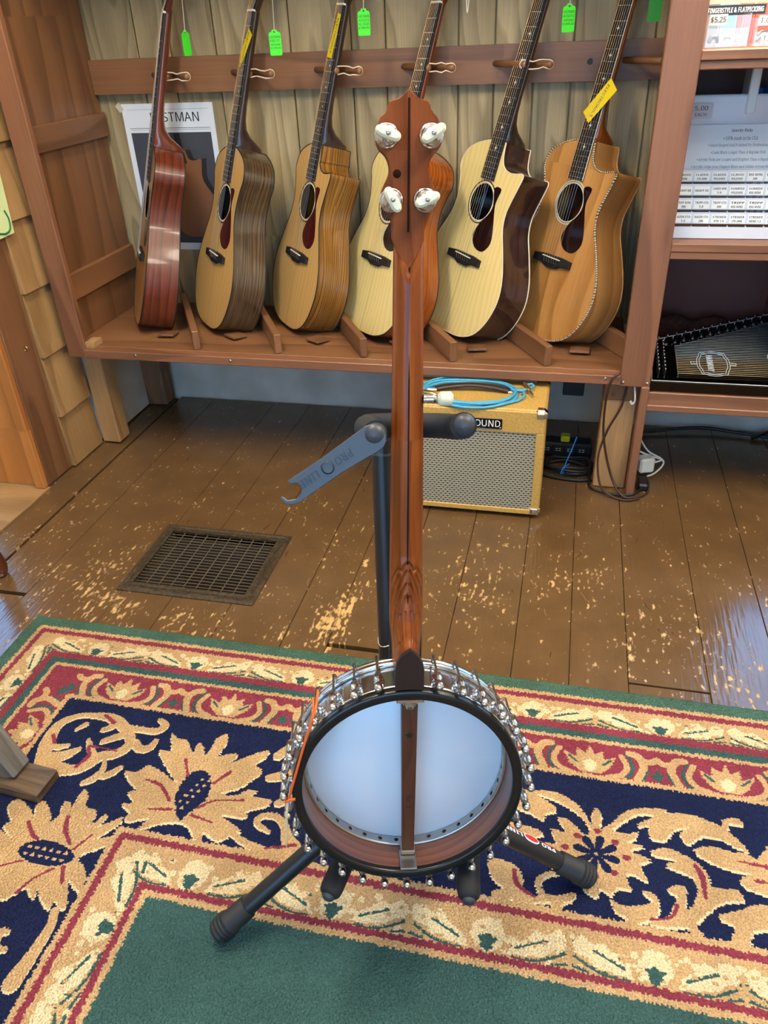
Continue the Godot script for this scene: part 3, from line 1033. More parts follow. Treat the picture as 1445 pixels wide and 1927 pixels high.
func rug_poly(pts: PackedVector2Array, c: Color):
	var lo := 1e9
	var hi := -1e9
	for p in pts:
		lo = minf(lo, p.y)
		hi = maxf(hi, p.y)
	var n := pts.size()
	var y := floorf(lo / 3.0) * 3.0
	while y < hi:
		var yc := y + 1.5
		var xs := []
		for i in n:
			var a := pts[i]
			var b := pts[(i + 1) % n]
			if (a.y <= yc) != (b.y <= yc):
				xs.append(a.x + (b.x - a.x) * (yc - a.y) / (b.y - a.y))
		xs.sort()
		for i in range(0, xs.size() - 1, 2):
			var x0 := int(xs[i] + rng.randf_range(-2.6, 2.6))
			var x1 := int(xs[i + 1] + rng.randf_range(-2.6, 2.6))
			if x1 > x0:
				rug_img.fill_rect(Rect2i(x0, int(y), x1 - x0, 3), c)
		y += 3.0

func rug_shape(flat: Array, c: Color, off := Vector2.ZERO):
	var pts := PackedVector2Array()
	for i in range(0, flat.size(), 2):
		pts.append((Vector2(flat[i], flat[i + 1]) + off) * PX)
	rug_poly(PackedVector2Array(spline(Array(pts), 3, true)), c)

func rug_disc(p: Vector2, r: float, c: Color):
	var y := -r
	while y <= r:
		var hw := sqrt(maxf(0.0, r * r - y * y)) + rng.randf_range(-1.5, 1.5)
		if hw > 0.5:
			rug_img.fill_rect(Rect2i(int(p.x - hw), int(p.y + y), int(2.0 * hw) + 1, 3), c)
		y += 3.0

func rug_stroke(flat: Array, c: Color, off := Vector2.ZERO, thin := 1.0):
	var pts := []
	for i in range(0, flat.size(), 3):
		pts.append(Vector3(flat[i] + off.x, flat[i + 1] + off.y, maxf(2.0, flat[i + 2] * thin)) * PX)
	for p in spline(pts, 14):
		rug_disc(Vector2(p.x, p.y), maxf(p.z, 2.0), c)

func rug_frame(d: float, c: Color):
	var a := int(d * PX)
	rug_img.fill_rect(Rect2i(a, a, 2048, 1000), c)
	for x in range(a, 2048, 3):
		rug_img.fill_rect(Rect2i(x, a - rng.randi_range(0, 5), 3, 6), c)
	for y in range(a, 1000, 3):
		rug_img.fill_rect(Rect2i(a - rng.randi_range(0, 5), y, 6, 3), c)

# a motif drawn along the top band and down the left band: u in periods, v across the band
func band_point(side: int, u: float, v: float, start: float, period: float, d0: float, dh: float) -> Vector2:
	var along := start + u * period
	var across := d0 + v * dh
	return Vector2(along, across) if side == 0 else Vector2(across, along)

func band_poly(side, pts: Array, start, period, d0, dh, c):
	var o := PackedVector2Array()
	for i in range(0, pts.size(), 2):
		o.append(band_point(side, pts[i], pts[i + 1], start, period, d0, dh) * PX)
	rug_poly(o, c)

func band_line(side, pts: Array, rad: float, start, period, d0, dh, c):
	var o := []
	for i in range(0, pts.size(), 2):
		var p := band_point(side, pts[i], pts[i + 1], start, period, d0, dh)
		o.append_array([p.x, p.y, rad])
	rug_stroke(o, c)

func red_band(side: int, start: float):
	var P := 242.0
	var d0 := 155.0
	var dh := 74.0
	var T := rug_colour("T")
	var G := rug_colour("G")
	band_poly(side, [0.5, 0.06, 0.535, 0.33, 0.60, 0.20, 0.605, 0.48, 0.70, 0.34, 0.655, 0.70, 0.575, 0.92, 0.43, 0.92, 0.345, 0.70, 0.30, 0.34, 0.395, 0.48, 0.40, 0.20, 0.465, 0.33], start, P, d0, dh, T)
	band_poly(side, [0.5, 0.48, 0.555, 0.62, 0.54, 0.82, 0.5, 0.9, 0.46, 0.82, 0.445, 0.62], start, P, d0, dh, rug_colour("C"))
	for s in [1.0, -1.0]:
		var X := func(a): return 0.5 + s * (a - 0.5)
		band_line(side, [X.call(0.64), 0.97, X.call(0.73), 0.86, X.call(0.775), 0.60, X.call(0.735), 0.25], 5.0, start, P, d0, dh, T)
		band_line(side, [X.call(0.74), 1.0, X.call(0.80), 0.80, X.call(0.815), 0.5, X.call(0.77), 0.15], 2.6, start, P, d0, dh, G)
		band_line(side, [X.call(0.80), 0.14, X.call(0.86), 0.20, X.call(0.90), 0.5, X.call(0.85), 0.93], 7.0, start, P, d0, dh, T)
		band_line(side, [X.call(0.88), 0.3, X.call(0.95), 0.34, X.call(1.0), 0.22], 6.0, start, P, d0, dh, T)
		band_line(side, [X.call(0.93), 0.62, X.call(0.885), 0.97], 2.0, start, P, d0, dh, G)
		band_line(side, [X.call(0.60), 0.62, X.call(0.66), 0.45], 1.8, start, P, d0, dh, G)
	band_poly(side, [-0.05, 0.74, 0.0, 0.58, 0.05, 0.74, 0.0, 0.92], start, P, d0, dh, G)

func cream_band(side: int, start: float, d0: float, dh: float):
	var P := 245.0
	var C := rug_colour("C")
	var G := rug_colour("G")
	# loose blotches of the paler yarn, and a few green flecks
	for i in 26:
		var q := band_point(side, rng.randf(), rng.randf_range(0.12, 0.88), start, P, d0, dh) * PX
		rug_disc(q, rng.randf_range(3.0, 8.0), C)
	for i in 6:
		var q := band_point(side, rng.randf(), rng.randf_range(0.2, 0.9), start, P, d0, dh) * PX
		rug_disc(q, 2.5, G)
	band_poly(side, [0.40, 0.55, 0.43, 0.22, 0.5, 0.10, 0.575, 0.20, 0.61, 0.55, 0.57, 0.85, 0.5, 0.95, 0.43, 0.85], start, P, d0, dh, C)
	for s in [1.0, -1.0]:
		var X := func(a): return 0.5 + s * (a - 0.5)
		band_poly(side, [X.call(0.62), 0.92, X.call(0.66), 0.62, X.call(0.74), 0.45, X.call(0.79), 0.2, X.call(0.86), 0.28, X.call(0.93), 0.08, X.call(0.99), 0.3, X.call(0.97), 0.55, X.call(0.90), 0.62, X.call(0.85), 0.8, X.call(0.74), 0.86], start, P, d0, dh, C)
		band_line(side, [X.call(0.68), 0.70, X.call(0.76), 0.56, X.call(0.86), 0.40], 2.0, start, P, d0, dh, G)
		band_line(side, [X.call(0.66), 0.93, X.call(0.78), 0.93, X.call(0.88), 0.80, X.call(0.97), 0.62], 2.2, start, P, d0, dh, G)
		band_line(side, [X.call(0.90), 0.92, X.call(0.98), 0.86], 2.2, start, P, d0, dh, G)
		band_line(side, [0.5, 0.78, X.call(0.55), 0.60], 2.4, start, P, d0, dh, G)
	for i in 22:
		var q := band_point(side, rng.randf(), rng.randf_range(0.1, 0.9), start, P, d0, dh) * PX
		rug_disc(q, rng.randf_range(2.0, 4.5), rug_colour("T"))
	band_poly(side, [0.46, 0.6, 0.5, 0.5, 0.545, 0.62, 0.53, 0.88, 0.5, 0.95, 0.465, 0.86], start, P, d0, dh, G)

func rug_texture():
	rug_img = Image.create(2048, 995, false, Image.FORMAT_RGB8)
	rug_img.fill(rug_colour("D"))
	rug_frame(38, rug_colour("T"))
	rug_frame(47, rug_colour("R"))
	rug_frame(59, rug_colour("T"))
	for i in 9:
		cream_band(0, 96.0 + 245.0 * i, 60, 52)
		if i < 4:
			cream_band(1, 96.0 + 245.0 * i, 60, 52)
	rug_frame(113, rug_colour("R"))
	rug_frame(130, rug_colour("G"))
	rug_frame(146, rug_colour("T"))
	rug_frame(154, rug_colour("R"))
	for i in 8:
		red_band(0, 222.0 + 242.0 * i)
		if i < 4:
			red_band(1, 222.0 + 242.0 * i)
	rug_frame(229, rug_colour("T"))
	rug_frame(240, rug_colour("N"))
	for s in RUG_SHAPES:
		if s[0] == "T":
			rug_shape(s[1], rug_colour("C"), Vector2(1, 5))
	for s in RUG_STROKES:
		if s[0] == "T":
			rug_stroke(s[1], rug_colour("C"), Vector2(1, 4), 0.62)
	for s in RUG_SHAPES:
		if s[0] == "T":
			rug_shape(s[1], rug_colour("T"))
	for s in RUG_STROKES:
		if s[0] == "T":
			rug_stroke(s[1], rug_colour("T"), Vector2.ZERO, 0.62)
	for s in RUG_SHAPES:
		if s[0] != "T":
			rug_shape(s[1], rug_colour(s[0]))
	for s in RUG_STROKES:
		if s[0] != "T":
			rug_stroke(s[1], rug_colour(s[0]), Vector2.ZERO, 0.6)
	# speckled hearts of the two large flowers
	for k in 12:
		var a := Vector2(600, 413) + Vector2(14.0 * (k % 2) - 7.0 + 5.0 * (2.5 - k / 2), -36.0 + 13.0 * (k / 2))
		rug_disc(a * PX, 4.0, rug_colour("T"))
		var b := Vector2(402, 573) + Vector2(-36.0 + 14.0 * (k / 2), 14.0 * (k % 2) - 7.0)
		rug_disc(b * PX, 4.0, rug_colour("T"))
	# the round flower with a navy star
	for p in [[1291, 360], [1271, 386], [1287, 417], [1353, 361], [1371, 387], [1350, 418], [1320, 431], [1324, 345]]:
		rug_disc(Vector2(p[0], p[1]) * PX, 7.0, rug_colour("R"))
	for k in 8:
		var d := Vector2.from_angle(TAU * k / 8.0 + 0.2)
		var c := Vector2(1322, 389)
		rug_stroke([c.x + d.x * 6, c.y + d.y * 6, 3, c.x + d.x * 28, c.y + d.y * 26, 6, c.x + d.x * 34, c.y + d.y * 32, 4], rug_colour("N"))
	rug_frame(501, rug_colour("T"))
	rug_frame(512, rug_colour("R"))
	rug_frame(524, rug_colour("T"))
	for i in 6:
		cream_band(0, 548.0 + 245.0 * i, 526, 64)
		if i < 3:
			cream_band(1, 548.0 + 245.0 * i, 526, 64)
	rug_frame(591, rug_colour("R"))
	rug_frame(602, rug_colour("T"))
	rug_frame(613, rug_colour("G"))
	# yarn: each tuft a little lighter or darker
	var n := noise(211, 0.23, 2).get_image(2048, 995, false, false, false).get_data()
	var big := noise(213, 0.006, 3).get_image(2048, 995, false, false, false).get_data()
	var by := rug_img.get_data()
	for p in 2048 * 995:
		var f := 0.72 + n[p] * 0.0015 + big[p] * 0.0008
		var q := p * 3
		by[q] = mini(255, int(by[q] * f))
		by[q + 1] = mini(255, int(by[q + 1] * f))
		by[q + 2] = mini(255, int(by[q + 2] * f))
	var m := StandardMaterial3D.new()
	m.albedo_texture = ImageTexture.create_from_image(Image.create_from_data(2048, 995, false, Image.FORMAT_RGB8, by))
	m.roughness = 0.95
	m.metallic_specular = 0.2
	var nb := noise(217, 0.17, 3).get_image(2048, 995, false, false, false)
	nb.convert(Image.FORMAT_RGB8)
	nb.bump_map_to_normal_map(8.0)
	m.normal_enabled = true
	m.normal_texture = ImageTexture.create_from_image(nb)
	m.normal_scale = 1.0
	M.rug = m

func build_rug():
	rug_texture()
	var st := SurfaceTool.new()
	st.begin(Mesh.PRIMITIVE_TRIANGLES)
	var X := [0.0, 0.003, 0.010, 1.75, 3.49, 3.497, 3.5]
	var Z := [0.0, 0.003, 0.010, 0.85, 1.69, 1.697, 1.7]
	var H := [0.0, 0.0085, 0.012, 0.012, 0.012, 0.0085, 0.0]
	var put := func(i, j):
		var u: float = X[i] if X[i] <= 1.75 else 3.5 - X[i]
		var v: float = Z[j] if Z[j] <= 0.85 else 1.7 - Z[j]
		st.set_uv(Vector2(u / 1.75, v / 0.85))
		st.add_vertex(Vector3(X[i] - 1.195, minf(H[i], H[j]) + 0.0005, Z[j] - 1.215))
	st.set_smooth_group(0)
	for i in 6:
		for j in 6:
			put.call(i, j)
			put.call(i + 1, j)
			put.call(i + 1, j + 1)
			put.call(i, j)
			put.call(i + 1, j + 1)
			put.call(i, j + 1)
	st.generate_normals()
	st.generate_tangents()
	var o = inst("rug", st.commit(), M.rug, null, Transform3D())
	tag(o, "large patterned rug with navy floral border, red bands and green field", "rug")

# ---------------------------------------------------------------- stand
func build_stand():
	var t = thing("instrument_stand", "black tubular tripod instrument stand with padded yoke and cradle arms under the banjo", "stand")
	var hub := Vector3(-0.194, 0.235, -0.738)
	var top := Vector3(-0.219, 0.752, -0.868)
	var dir := (top - hub).normalized()
	var st = mb()
	tube(st, [hub - dir * 0.05, hub + dir * 0.02, hub + dir * 0.12], 0.0165, 18)
	obj("lower_pole", st, M.black_paint, t)
	st = mb()
	tube(st, [hub + dir * 0.11, top], 0.0148, 18)
	obj("upper_pole", st, M.black_paint, t)
	st = mb()
	tube(st, [hub + dir * 0.095, hub + dir * 0.10, hub + dir * 0.135, hub + dir * 0.14], [0.0175, 0.0195, 0.0195, 0.017], 18)
	obj("height_collar", st, M.plastic, t)
	st = mb()
	tube(st, [hub - dir * 0.055, hub - dir * 0.05, hub + dir * 0.045, hub + dir * 0.05], [0.018, 0.024, 0.024, 0.018], 18)
	obj("hub", st, M.plastic, t)
	# three legs with ribbed rubber feet
	var feet := [Vector3(0.114, 0.0325, -0.768), Vector3(-0.437, 0.0325, -0.565), Vector3(-0.262, 0.022, -1.0)]
	for i in 3:
		var f: Vector3 = feet[i]
		var d := (f - hub).normalized()
		st = mb()
		tube(st, [hub + d * 0.015, f - d * 0.03], 0.0142, 18)
		var leg = obj("leg", st, M.black_paint, t)
		st = mb()
		var b := f - d * 0.062
		var pts := []
		var rad := []
		var prof := [[0.0, 0.0150], [0.002, 0.0172], [0.034, 0.0176], [0.036, 0.0192], [0.0405, 0.0206], [0.042, 0.0178], [0.0435, 0.0206], [0.047, 0.0206], [0.0485, 0.0178], [0.050, 0.0206], [0.0535, 0.0206], [0.055, 0.0178], [0.0565, 0.0204], [0.062, 0.0192], [0.066, 0.0150], [0.0675, 0.008]]
		for p in prof:
			pts.append(b + d * p[0])
			rad.append(p[1])
		tube(st, pts, rad, 20)
		obj("rubber_foot", st, M.rubber, leg)
		if i == 0:
			# sticker: a white and red emblem between white letters, upside down as the leg points away
			var side := d.cross(Vector3.UP).normalized()
			var nrm := side.cross(d).normalized()
			nrm = (nrm * 0.93 + side * -0.36).normalized()
			if nrm.y < 0:
				nrm = -nrm
			var ax := -d
			var yy := nrm.cross(ax).normalized()
			var at := hub + d * ((f - hub).length() - 0.123) + nrm * 0.0144
			var xf := Transform3D(Basis(ax, yy, nrm), at)
			var dec := Node3D.new()
			dec.name = "sticker"
			leg.add_child(dec, true)
			lettering("PRO", 0.009, xf * Transform3D(Basis(), Vector3(-0.032, 0.0015, -0.0004)), M.paper_white, dec, "lettering", 0.026, true, true)
			lettering("LINE", 0.009, xf * Transform3D(Basis(), Vector3(0.034, 0.0015, -0.0004)), M.paper_white, dec, "lettering", 0.032, true, true)
			st = mb()
			var el := []
			for k in 24:
				el.append(Vector2(0.0145 * cos(TAU * k / 24), 0.0085 * sin(TAU * k / 24)))
			prism(st, el, -0.002, -0.0002, xf)
			obj("emblem_border", st, M.paper_white, dec)
			st = mb()
			var el2 := []
			for v in el:
				el2.append(v * Vector2(0.86, 0.8))
			prism(st, el2, -0.001, 0.0001, xf)
			obj("emblem", st, plain(rgb(206, 40, 34), 0.4), dec)
			for s in [-1, 1]:
				st = mb()
				bx(st, Vector3(0.033 * s, -0.0052, -0.0004), Vector3(0.032, 0.0012, 0.0006))
				var bar = obj("red_underline", st, plain(rgb(190, 40, 36), 0.4), dec)
				bar.transform = xf
	# cradle arms
	for a in [[Vector3(-0.225, 0.212, -0.70), Vector3(-0.2475, 0.1960, -0.5615)], [Vector3(-0.080, 0.212, -0.735), Vector3(-0.0595, 0.1960, -0.5940)]]:
		var p0: Vector3 = a[0]
		var p1: Vector3 = a[1]
		var arm = part_root("cradle_arm", t)
		st = mb()
		tube(st, spline([hub, (hub + p0) * 0.5 + Vector3(0, 0.004, -0.012), p0, p0 + (p1 - p0) * 0.6], 6), 0.009, 12)
		obj("arm_rod", st, M.black_paint, arm)
		var e := (p1 - p0).normalized()
		st = mb()
		tube(st, [p0, p0 + e * 0.003, p1 - e * 0.012, p1 - e * 0.005, p1 - e * 0.001, p1], [0.013, 0.0158, 0.0158, 0.0145, 0.0105, 0.006], 20)
		obj("foam_sleeve", st, M.foam, arm)
		st = mb()
		tube(st, [p1 - e * 0.004, p1 + e * 0.002, p1 + e * 0.0045, p1 + e * 0.0055], [0.0088, 0.0085, 0.006, 0.0015], 18)
		obj("end_cap", st, M.plastic, arm)
	# yoke
	var mid := Vector3(-0.172, 0.784, -0.826)
	st = mb()
	tube(st, [top - dir * 0.03, top, mid + Vector3(-0.01, -0.004, -0.008)], [0.0155, 0.0155, 0.013], 16)
	obj("yoke_neck", st, M.plastic, t)
	var yk := spline([Vector3(-0.1945, 0.8155, -0.738), Vector3(-0.209, 0.809, -0.760), Vector3(-0.214, 0.797, -0.790), Vector3(-0.200, 0.787, -0.815), mid, Vector3(-0.138, 0.787, -0.824), Vector3(-0.115, 0.795, -0.808), Vector3(-0.105, 0.806, -0.790), Vector3(-0.1005, 0.817, -0.768)], 6)
	st = mb()
	tube(st, yk, 0.0150, 18)
	obj("yoke_padding", st, M.foam, t)
	for q in [[Vector3(-0.100, 0.818, -0.770), Vector3(0.0, 0.22, 0.97)], [Vector3(-0.1945, 0.8155, -0.738), Vector3(0.15, 0.25, 0.95)]]:
		var e: Vector3 = q[1].normalized()
		var p: Vector3 = q[0]
		st = mb()
		tube(st, [p - e * 0.006, p + e * 0.005, p + e * 0.009, p + e * 0.0115, p + e * 0.0125], [0.0122, 0.0122, 0.0108, 0.006, 0.0015], 20)
		obj("yoke_end_cap", st, M.plastic, t)
	# swinging safety strap with a hook at its end
	var pv := Vector3(-0.1955, 0.8135, -0.730)
	var tip := Vector3(-0.2905, 0.7535, -0.693)
	var ax := (tip - pv).normalized()
	var nz := Vector3(0.18, 0.36, 0.92)
	nz = (nz - ax * nz.dot(ax)).normalized()
	var ay := nz.cross(ax).normalized()
	var sx := Transform3D(Basis(ax, ay, nz), pv)
	var L := (tip - pv).length()
	var o := []
	for k in 9:
		var an := PI * 0.5 + PI * k / 8.0
		o.append(Vector2(0.0155 * cos(an), 0.0155 * sin(an)))
	o.append_array(v2([0.06, -0.0125, L - 0.012, -0.0120, L - 0.012, -0.0080, L - 0.020, -0.004, L - 0.021, 0.003, L - 0.016, 0.0085, L - 0.008, 0.010, L + 0.001, 0.006, L + 0.003, 0.000, L + 0.0045, -0.0015, L + 0.0065, 0.000, L + 0.005, 0.0085, L - 0.001, 0.0135, L - 0.010, 0.0155, L - 0.03, 0.0148, 0.05, 0.0135]))
	st = mb()
	prism(st, o, -0.0025, 0.0025, sx, 0.0008)
	var strap = obj("safety_strap", st, M.plastic, t)
	var fwd_b := Basis(ax, ay, nz)
	lettering("LINE", 0.0095, Transform3D(fwd_b, pv + ax * 0.084 + nz * 0.0024), M.plastic_dark, strap, "lettering", 0.024, true, true, "Droid Sans", 0.0008)
	lettering("PRO", 0.0095, Transform3D(fwd_b, pv + ax * 0.038 + nz * 0.0024), M.plastic_dark, strap, "lettering", 0.022, true, true, "Droid Sans", 0.0008)
	st = mb()
	lathe(st, [[0.0062, 0.0], [0.0075, 0.0006], [0.0062, 0.0012]], 20, Transform3D(Basis(ax, nz, ax.cross(nz)), pv + ax * 0.0595 + nz * 0.0024))
	obj("raised_ring", st, M.plastic_dark, strap)

# ---------------------------------------------------------------- banjo (local x across, y up the neck, z out of the back)
const LEAF := [[0.0, 0.300, 0.2, 0.296, 0.35, 0.288, 0.55, 0.290, 0.75, 0.280, 0.9, 0.270], [0.12, 0.288, 0.35, 0.277, 0.6, 0.258, 0.8, 0.235], [0.1, 0.272, 0.3, 0.264, 0.5, 0.249, 0.6, 0.232, 0.55, 0.215], [0.12, 0.256, 0.28, 0.247, 0.38, 0.232, 0.38, 0.216, 0.3, 0.204], [0.75, 0.264, 0.9, 0.242, 0.95, 0.215], [0.62, 0.243, 0.75, 0.224, 0.8, 0.203, 0.7, 0.187], [0.15, 0.238, 0.22, 0.224, 0.2, 0.206], [0.4, 0.207, 0.6, 0.197, 0.85, 0.180], [0.5, 0.282, 0.7, 0.268], [0.45, 0.233, 0.5, 0.212, 0.42, 0.196]]

func carve(x: float, y: float, hw: float) -> float:
	# two acanthus leaves mirrored about the centre line, cut into the heel end of the neck
	if y > 0.306 or y < 0.168:
		return 0.0
	var p := Vector2(absf(x) / hw * 0.026, y)
	var near := 1.0
	for l in LEAF:
		for i in range(0, l.size() - 2, 2):
			var a := Vector2(l[i] * 0.026, l[i + 1])
			var b := Vector2(l[i + 2] * 0.026, l[i + 3])
			near = minf(near, Geometry2D.get_closest_point_to_segment(p, a, b).distance_to(p))
	var fade := clampf((0.306 - y) * 120.0, 0.0, 1.0) * clampf((y - 0.168) * 80.0, 0.0, 1.0)
	return fade * (0.0009 * smoothstep(0.0, 0.0032, near) - 0.0017 * exp(-pow(near / 0.0010, 2.0)))

func neck_depth(prof: Array, y: float) -> float:
	if y >= prof[0][0]:
		return prof[0][2]
	for i in prof.size() - 1:
		if y <= prof[i][0] and y >= prof[i + 1][0]:
			return lerpf(prof[i][2], prof[i + 1][2], (prof[i][0] - y) / (prof[i][0] - prof[i + 1][0]))
	return prof[prof.size() - 1][2]

func build_banjo():
	var t = thing("banjo", "brown wooden open-back banjo with nickel hooks standing with its back turned", "banjo")
	var w := Vector3(0.96232, -0.04677, -0.26787)
	var u := Vector3(-0.01036, 0.97808, -0.20797)
	var n := w.cross(u).normalized()
	u = n.cross(w).normalized()
	t.transform = Transform3D(Basis(w.normalized(), u, n), Vector3(-0.14499, 0.36545, -0.62414))
	var RZ := Transform3D(Basis(Vector3(1, 0, 0), Vector3(0, 0, 1), Vector3(0, -1, 0)), Vector3.ZERO)
	# pot
	var st = mb()
	lathe(st, [[0.1485, -0.012], [0.1490, -0.003], [0.1478, -0.0006], [0.1455, 0.0], [0.1380, 0.0], [0.1362, -0.0006], [0.1354, -0.003], [0.1354, -0.008]], 96, RZ)
	obj("rim_back_binding", st, M.rim_black, t)
	st = SurfaceTool.new()
	st.begin(Mesh.PRIMITIVE_TRIANGLES)
	for k in 96:
		var a0 := TAU * k / 96.0
		var a1 := TAU * (k + 1) / 96.0
		var c := [[a0, -0.0618], [a1, -0.0618], [a1, -0.0075], [a0, -0.0075]]
		for ix in [0, 1, 2, 0, 2, 3]:
			var q = c[ix]
			st.set_uv(Vector2(q[1], q[0] * 0.14))
			st.set_normal(Vector3(-cos(q[0]), -sin(q[0]), 0))
			st.add_vertex(Vector3(0.1356 * cos(q[0]), 0.1356 * sin(q[0]), q[1]))
	inst("rim_inner_wall", st.commit(), M.rim_inside, t, Transform3D())
	st = mb()
	lathe(st, [[0.1470, -0.060], [0.1483, -0.060], [0.1488, -0.056], [0.1484, -0.050], [0.1484, -0.016], [0.1487, -0.012], [0.1470, -0.012]], 96, RZ)
	obj("rim_cladding", st, M.nickel, t)
	# tone ring: a thin nickel band pierced by round holes
	st = mb()
	lathe(st, [[0.1352, -0.0458], [0.1335, -0.0458], [0.1326, -0.0466], [0.1322, -0.0475]], 96, RZ)
	st.set_smooth_group(0)
	for k in 36:
		var am := TAU * (k + 0.5) / 36.0
		var ha := TAU / 72.0
		var hz := 0.0062
		var prev := []
		for q in 17:
			var an := TAU * q / 16.0
			var c := cos(an)
			var s := sin(an)
			var f := 1.0 / maxf(absf(c), absf(s))
			var row := []
			for e in [[c * f * ha, s * f * hz], [c * 0.0030 / 0.1322, s * 0.0030]]:
				var aa: float = am + e[0]
				row.append(Vector3(cos(aa) * 0.1322, sin(aa) * 0.1322, -0.0537 + e[1]))
			if q > 0:
				quad(st, prev[0], prev[1], row[1], row[0])
			prev = row
	obj("tone_ring", st, M.nickel_dull, t)
	st = mb()
	lathe(st, [[0.0, -0.0622], [0.1340, -0.0622], [0.1485, -0.0622], [0.1492, -0.0612], [0.1485, -0.0602], [0.0, -0.0616]], 96, RZ)
	obj("drum_head", st, M.skin, t)
	st = mb()
	lathe(st, [[0.1488, -0.0570], [0.1530, -0.0570], [0.1545, -0.0582], [0.1545, -0.0630], [0.1530, -0.0645], [0.1548, -0.0660], [0.1548, -0.0700], [0.1530, -0.0718], [0.1490, -0.0718], [0.1488, -0.0570]], 96, RZ)
	obj("tension_hoop", st, M.nickel, t)
	# hooks, shoes and nuts
	st = mb()
	tube(st, [Vector3(0.150, 0, -0.0735), Vector3(0.1575, 0, -0.0735), Vector3(0.1592, 0, -0.0715), Vector3(0.1592, 0, -0.052), Vector3(0.1592, 0, -0.020)], [0.0016, 0.0018, 0.0018, 0.0017, 0.0017], 8)
	var hook := mesh_of(st)
	st = mb()
	lathe(st, [[0.0, 0.0], [0.0062, 0.0], [0.0062, 0.002], [0.0050, 0.0065], [0.0036, 0.0088], [0.0, 0.0095]], 14, Transform3D(Basis(Vector3(0, 1, 0), Vector3(1, 0, 0), Vector3(0, 0, -1)), Vector3(0.1484, 0, -0.031)))
	bx(st, Vector3(0.1575, 0, -0.031), Vector3(0.009, 0.007, 0.009), 0.0022)
	var shoe := mesh_of(st)
	st = mb()
	lathe(st, [[0.0, -0.0330], [0.0044, -0.0330], [0.0052, -0.0305], [0.0052, -0.0185], [0.0036, -0.0160], [0.0034, -0.0135], [0.0050, -0.0110], [0.0054, -0.0075], [0.0047, -0.0030], [0.0026, -0.0005], [0.0, 0.0]], 14, Transform3D(RZ.basis, Vector3(0.1592, 0, 0.0055)))
	var nut := mesh_of(st)
	for k in range(-15, 16):
		var a := -PI / 2 + deg_to_rad(11.1 * k)
		var rot := Transform3D(Basis(Vector3(0, 0, 1), a), Vector3.ZERO)
		var hk = inst("hook", hook, M.nickel, t, rot)
		inst("shoe", shoe, M.nickel, hk, Transform3D())
		inst("hook_nut", nut, M.nickel, hk, Transform3D())
	# coordinator rod with its neck bolt and end bracket
	st = mb()
	var P := func(x0, x1, y, z0, z1):
		return [Vector3(x0, y, z0), Vector3(x1, y, z0), Vector3(x1, y, z1), Vector3(x0, y, z1)]
	var ra: Array = P.call(-0.0052, 0.0108, -0.126, -0.042, -0.026)
	var rb: Array = P.call(-0.0072, 0.0132, 0.112, -0.046, -0.024)
	for pp in [[ra[0], ra[1], rb[1], rb[0]], [ra[1], ra[2], rb[2], rb[1]], [ra[2], ra[3], rb[3], rb[2]], [ra[3], ra[0], rb[0], rb[3]], ra.duplicate(), rb.duplicate()]:
		face(st, pp, Vector3(0.003, 0, -0.034))
	var rod = obj("coordinator_rod", st, M.rod, t)
	var star := []
	for k in 10:
		star.append(Vector2.from_angle(TAU * k / 10.0 + 0.3) * (0.0062 if k % 2 == 0 else 0.0026))
	st = mb()
	prism(st, star, 0.0, 0.0005, Transform3D(Basis(), Vector3(0.003, 0.066, -0.0246)))
	obj("stamped_star", st, M.heel_cap, rod)
	lettering("No. 3", 0.0065, Transform3D(Basis(Vector3(0, 0, 1), -PI / 2), Vector3(0.0032, -0.040, -0.0252)), M.heel_cap, rod, "stamped_lettering", 0.022, false, false, "Droid Serif")
	st = mb()
	bx(st, Vector3(0.0027, -0.1275, -0.034), Vector3(0.0195, 0.007, 0.020), 0.001)
	bx(st, Vector3(0.0022, -0.1335, -0.018), Vector3(0.023, 0.0035, 0.034), 0.001)
	obj("rod_bracket", st, M.nickel_dull, t)
	st = mb()
	lathe(st, [[0.0, 0.0], [0.0105, 0.0], [0.0105, 0.006], [0.0, 0.006]], 6, Transform3D(Basis(Vector3(1, 0, 0), PI), Vector3(0.002, 0.1285, -0.014)), false)
	lathe(st, [[0.0, 0.0], [0.0052, 0.0], [0.0052, 0.013], [0.003, 0.0145], [0.0, 0.0145]], 14, Transform3D(Basis(Vector3(1, 0, 0), PI), Vector3(0.002, 0.1285, -0.014)))
	bx(st, Vector3(0.002, 0.1305, -0.016), Vector3(0.034, 0.006, 0.022), 0.001)
	obj("neck_bolt", st, M.nickel, t)
	# neck with heel: one lofted surface, carved near the pot
	st = mb()
	var rings := []
	var prof := [[0.700, 0.0155, 0.0008, 1.3], [0.690, 0.0158, 0.004, 1.3], [0.678, 0.0158, 0.0090, 1.4], [0.664, 0.0158, 0.0150, 1.6], [0.650, 0.0160, 0.0185, 1.9], [0.62, 0.0164, 0.0200, 2.0], [0.50, 0.0180, 0.0215, 2.1], [0.40, 0.0193, 0.0225, 2.1], [0.31, 0.0203, 0.0240, 2.1], [0.255, 0.0208, 0.0300, 2.0], [0.228, 0.0210, 0.0400, 1.9], [0.210, 0.0208, 0.0520, 1.75], [0.199, 0.0200, 0.0630, 1.6], [0.186, 0.0190, 0.0675, 1.5], [0.1725, 0.0182, 0.0680, 1.5], [0.1515, 0.0178, 0.0680, 1.5]]
	var N := 72
	var ys := []
	for i in prof.size() - 1:
		var steps := 8
		if prof[i][0] <= 0.31:
			steps = maxi(4, int((prof[i][0] - prof[i + 1][0]) / 0.0012))
		if prof[i][0] >= 0.5 and prof[i][0] < 0.62:
			steps = 6
		for k in steps:
			ys.append([i, float(k) / steps])
	ys.append([prof.size() - 2, 1.0])
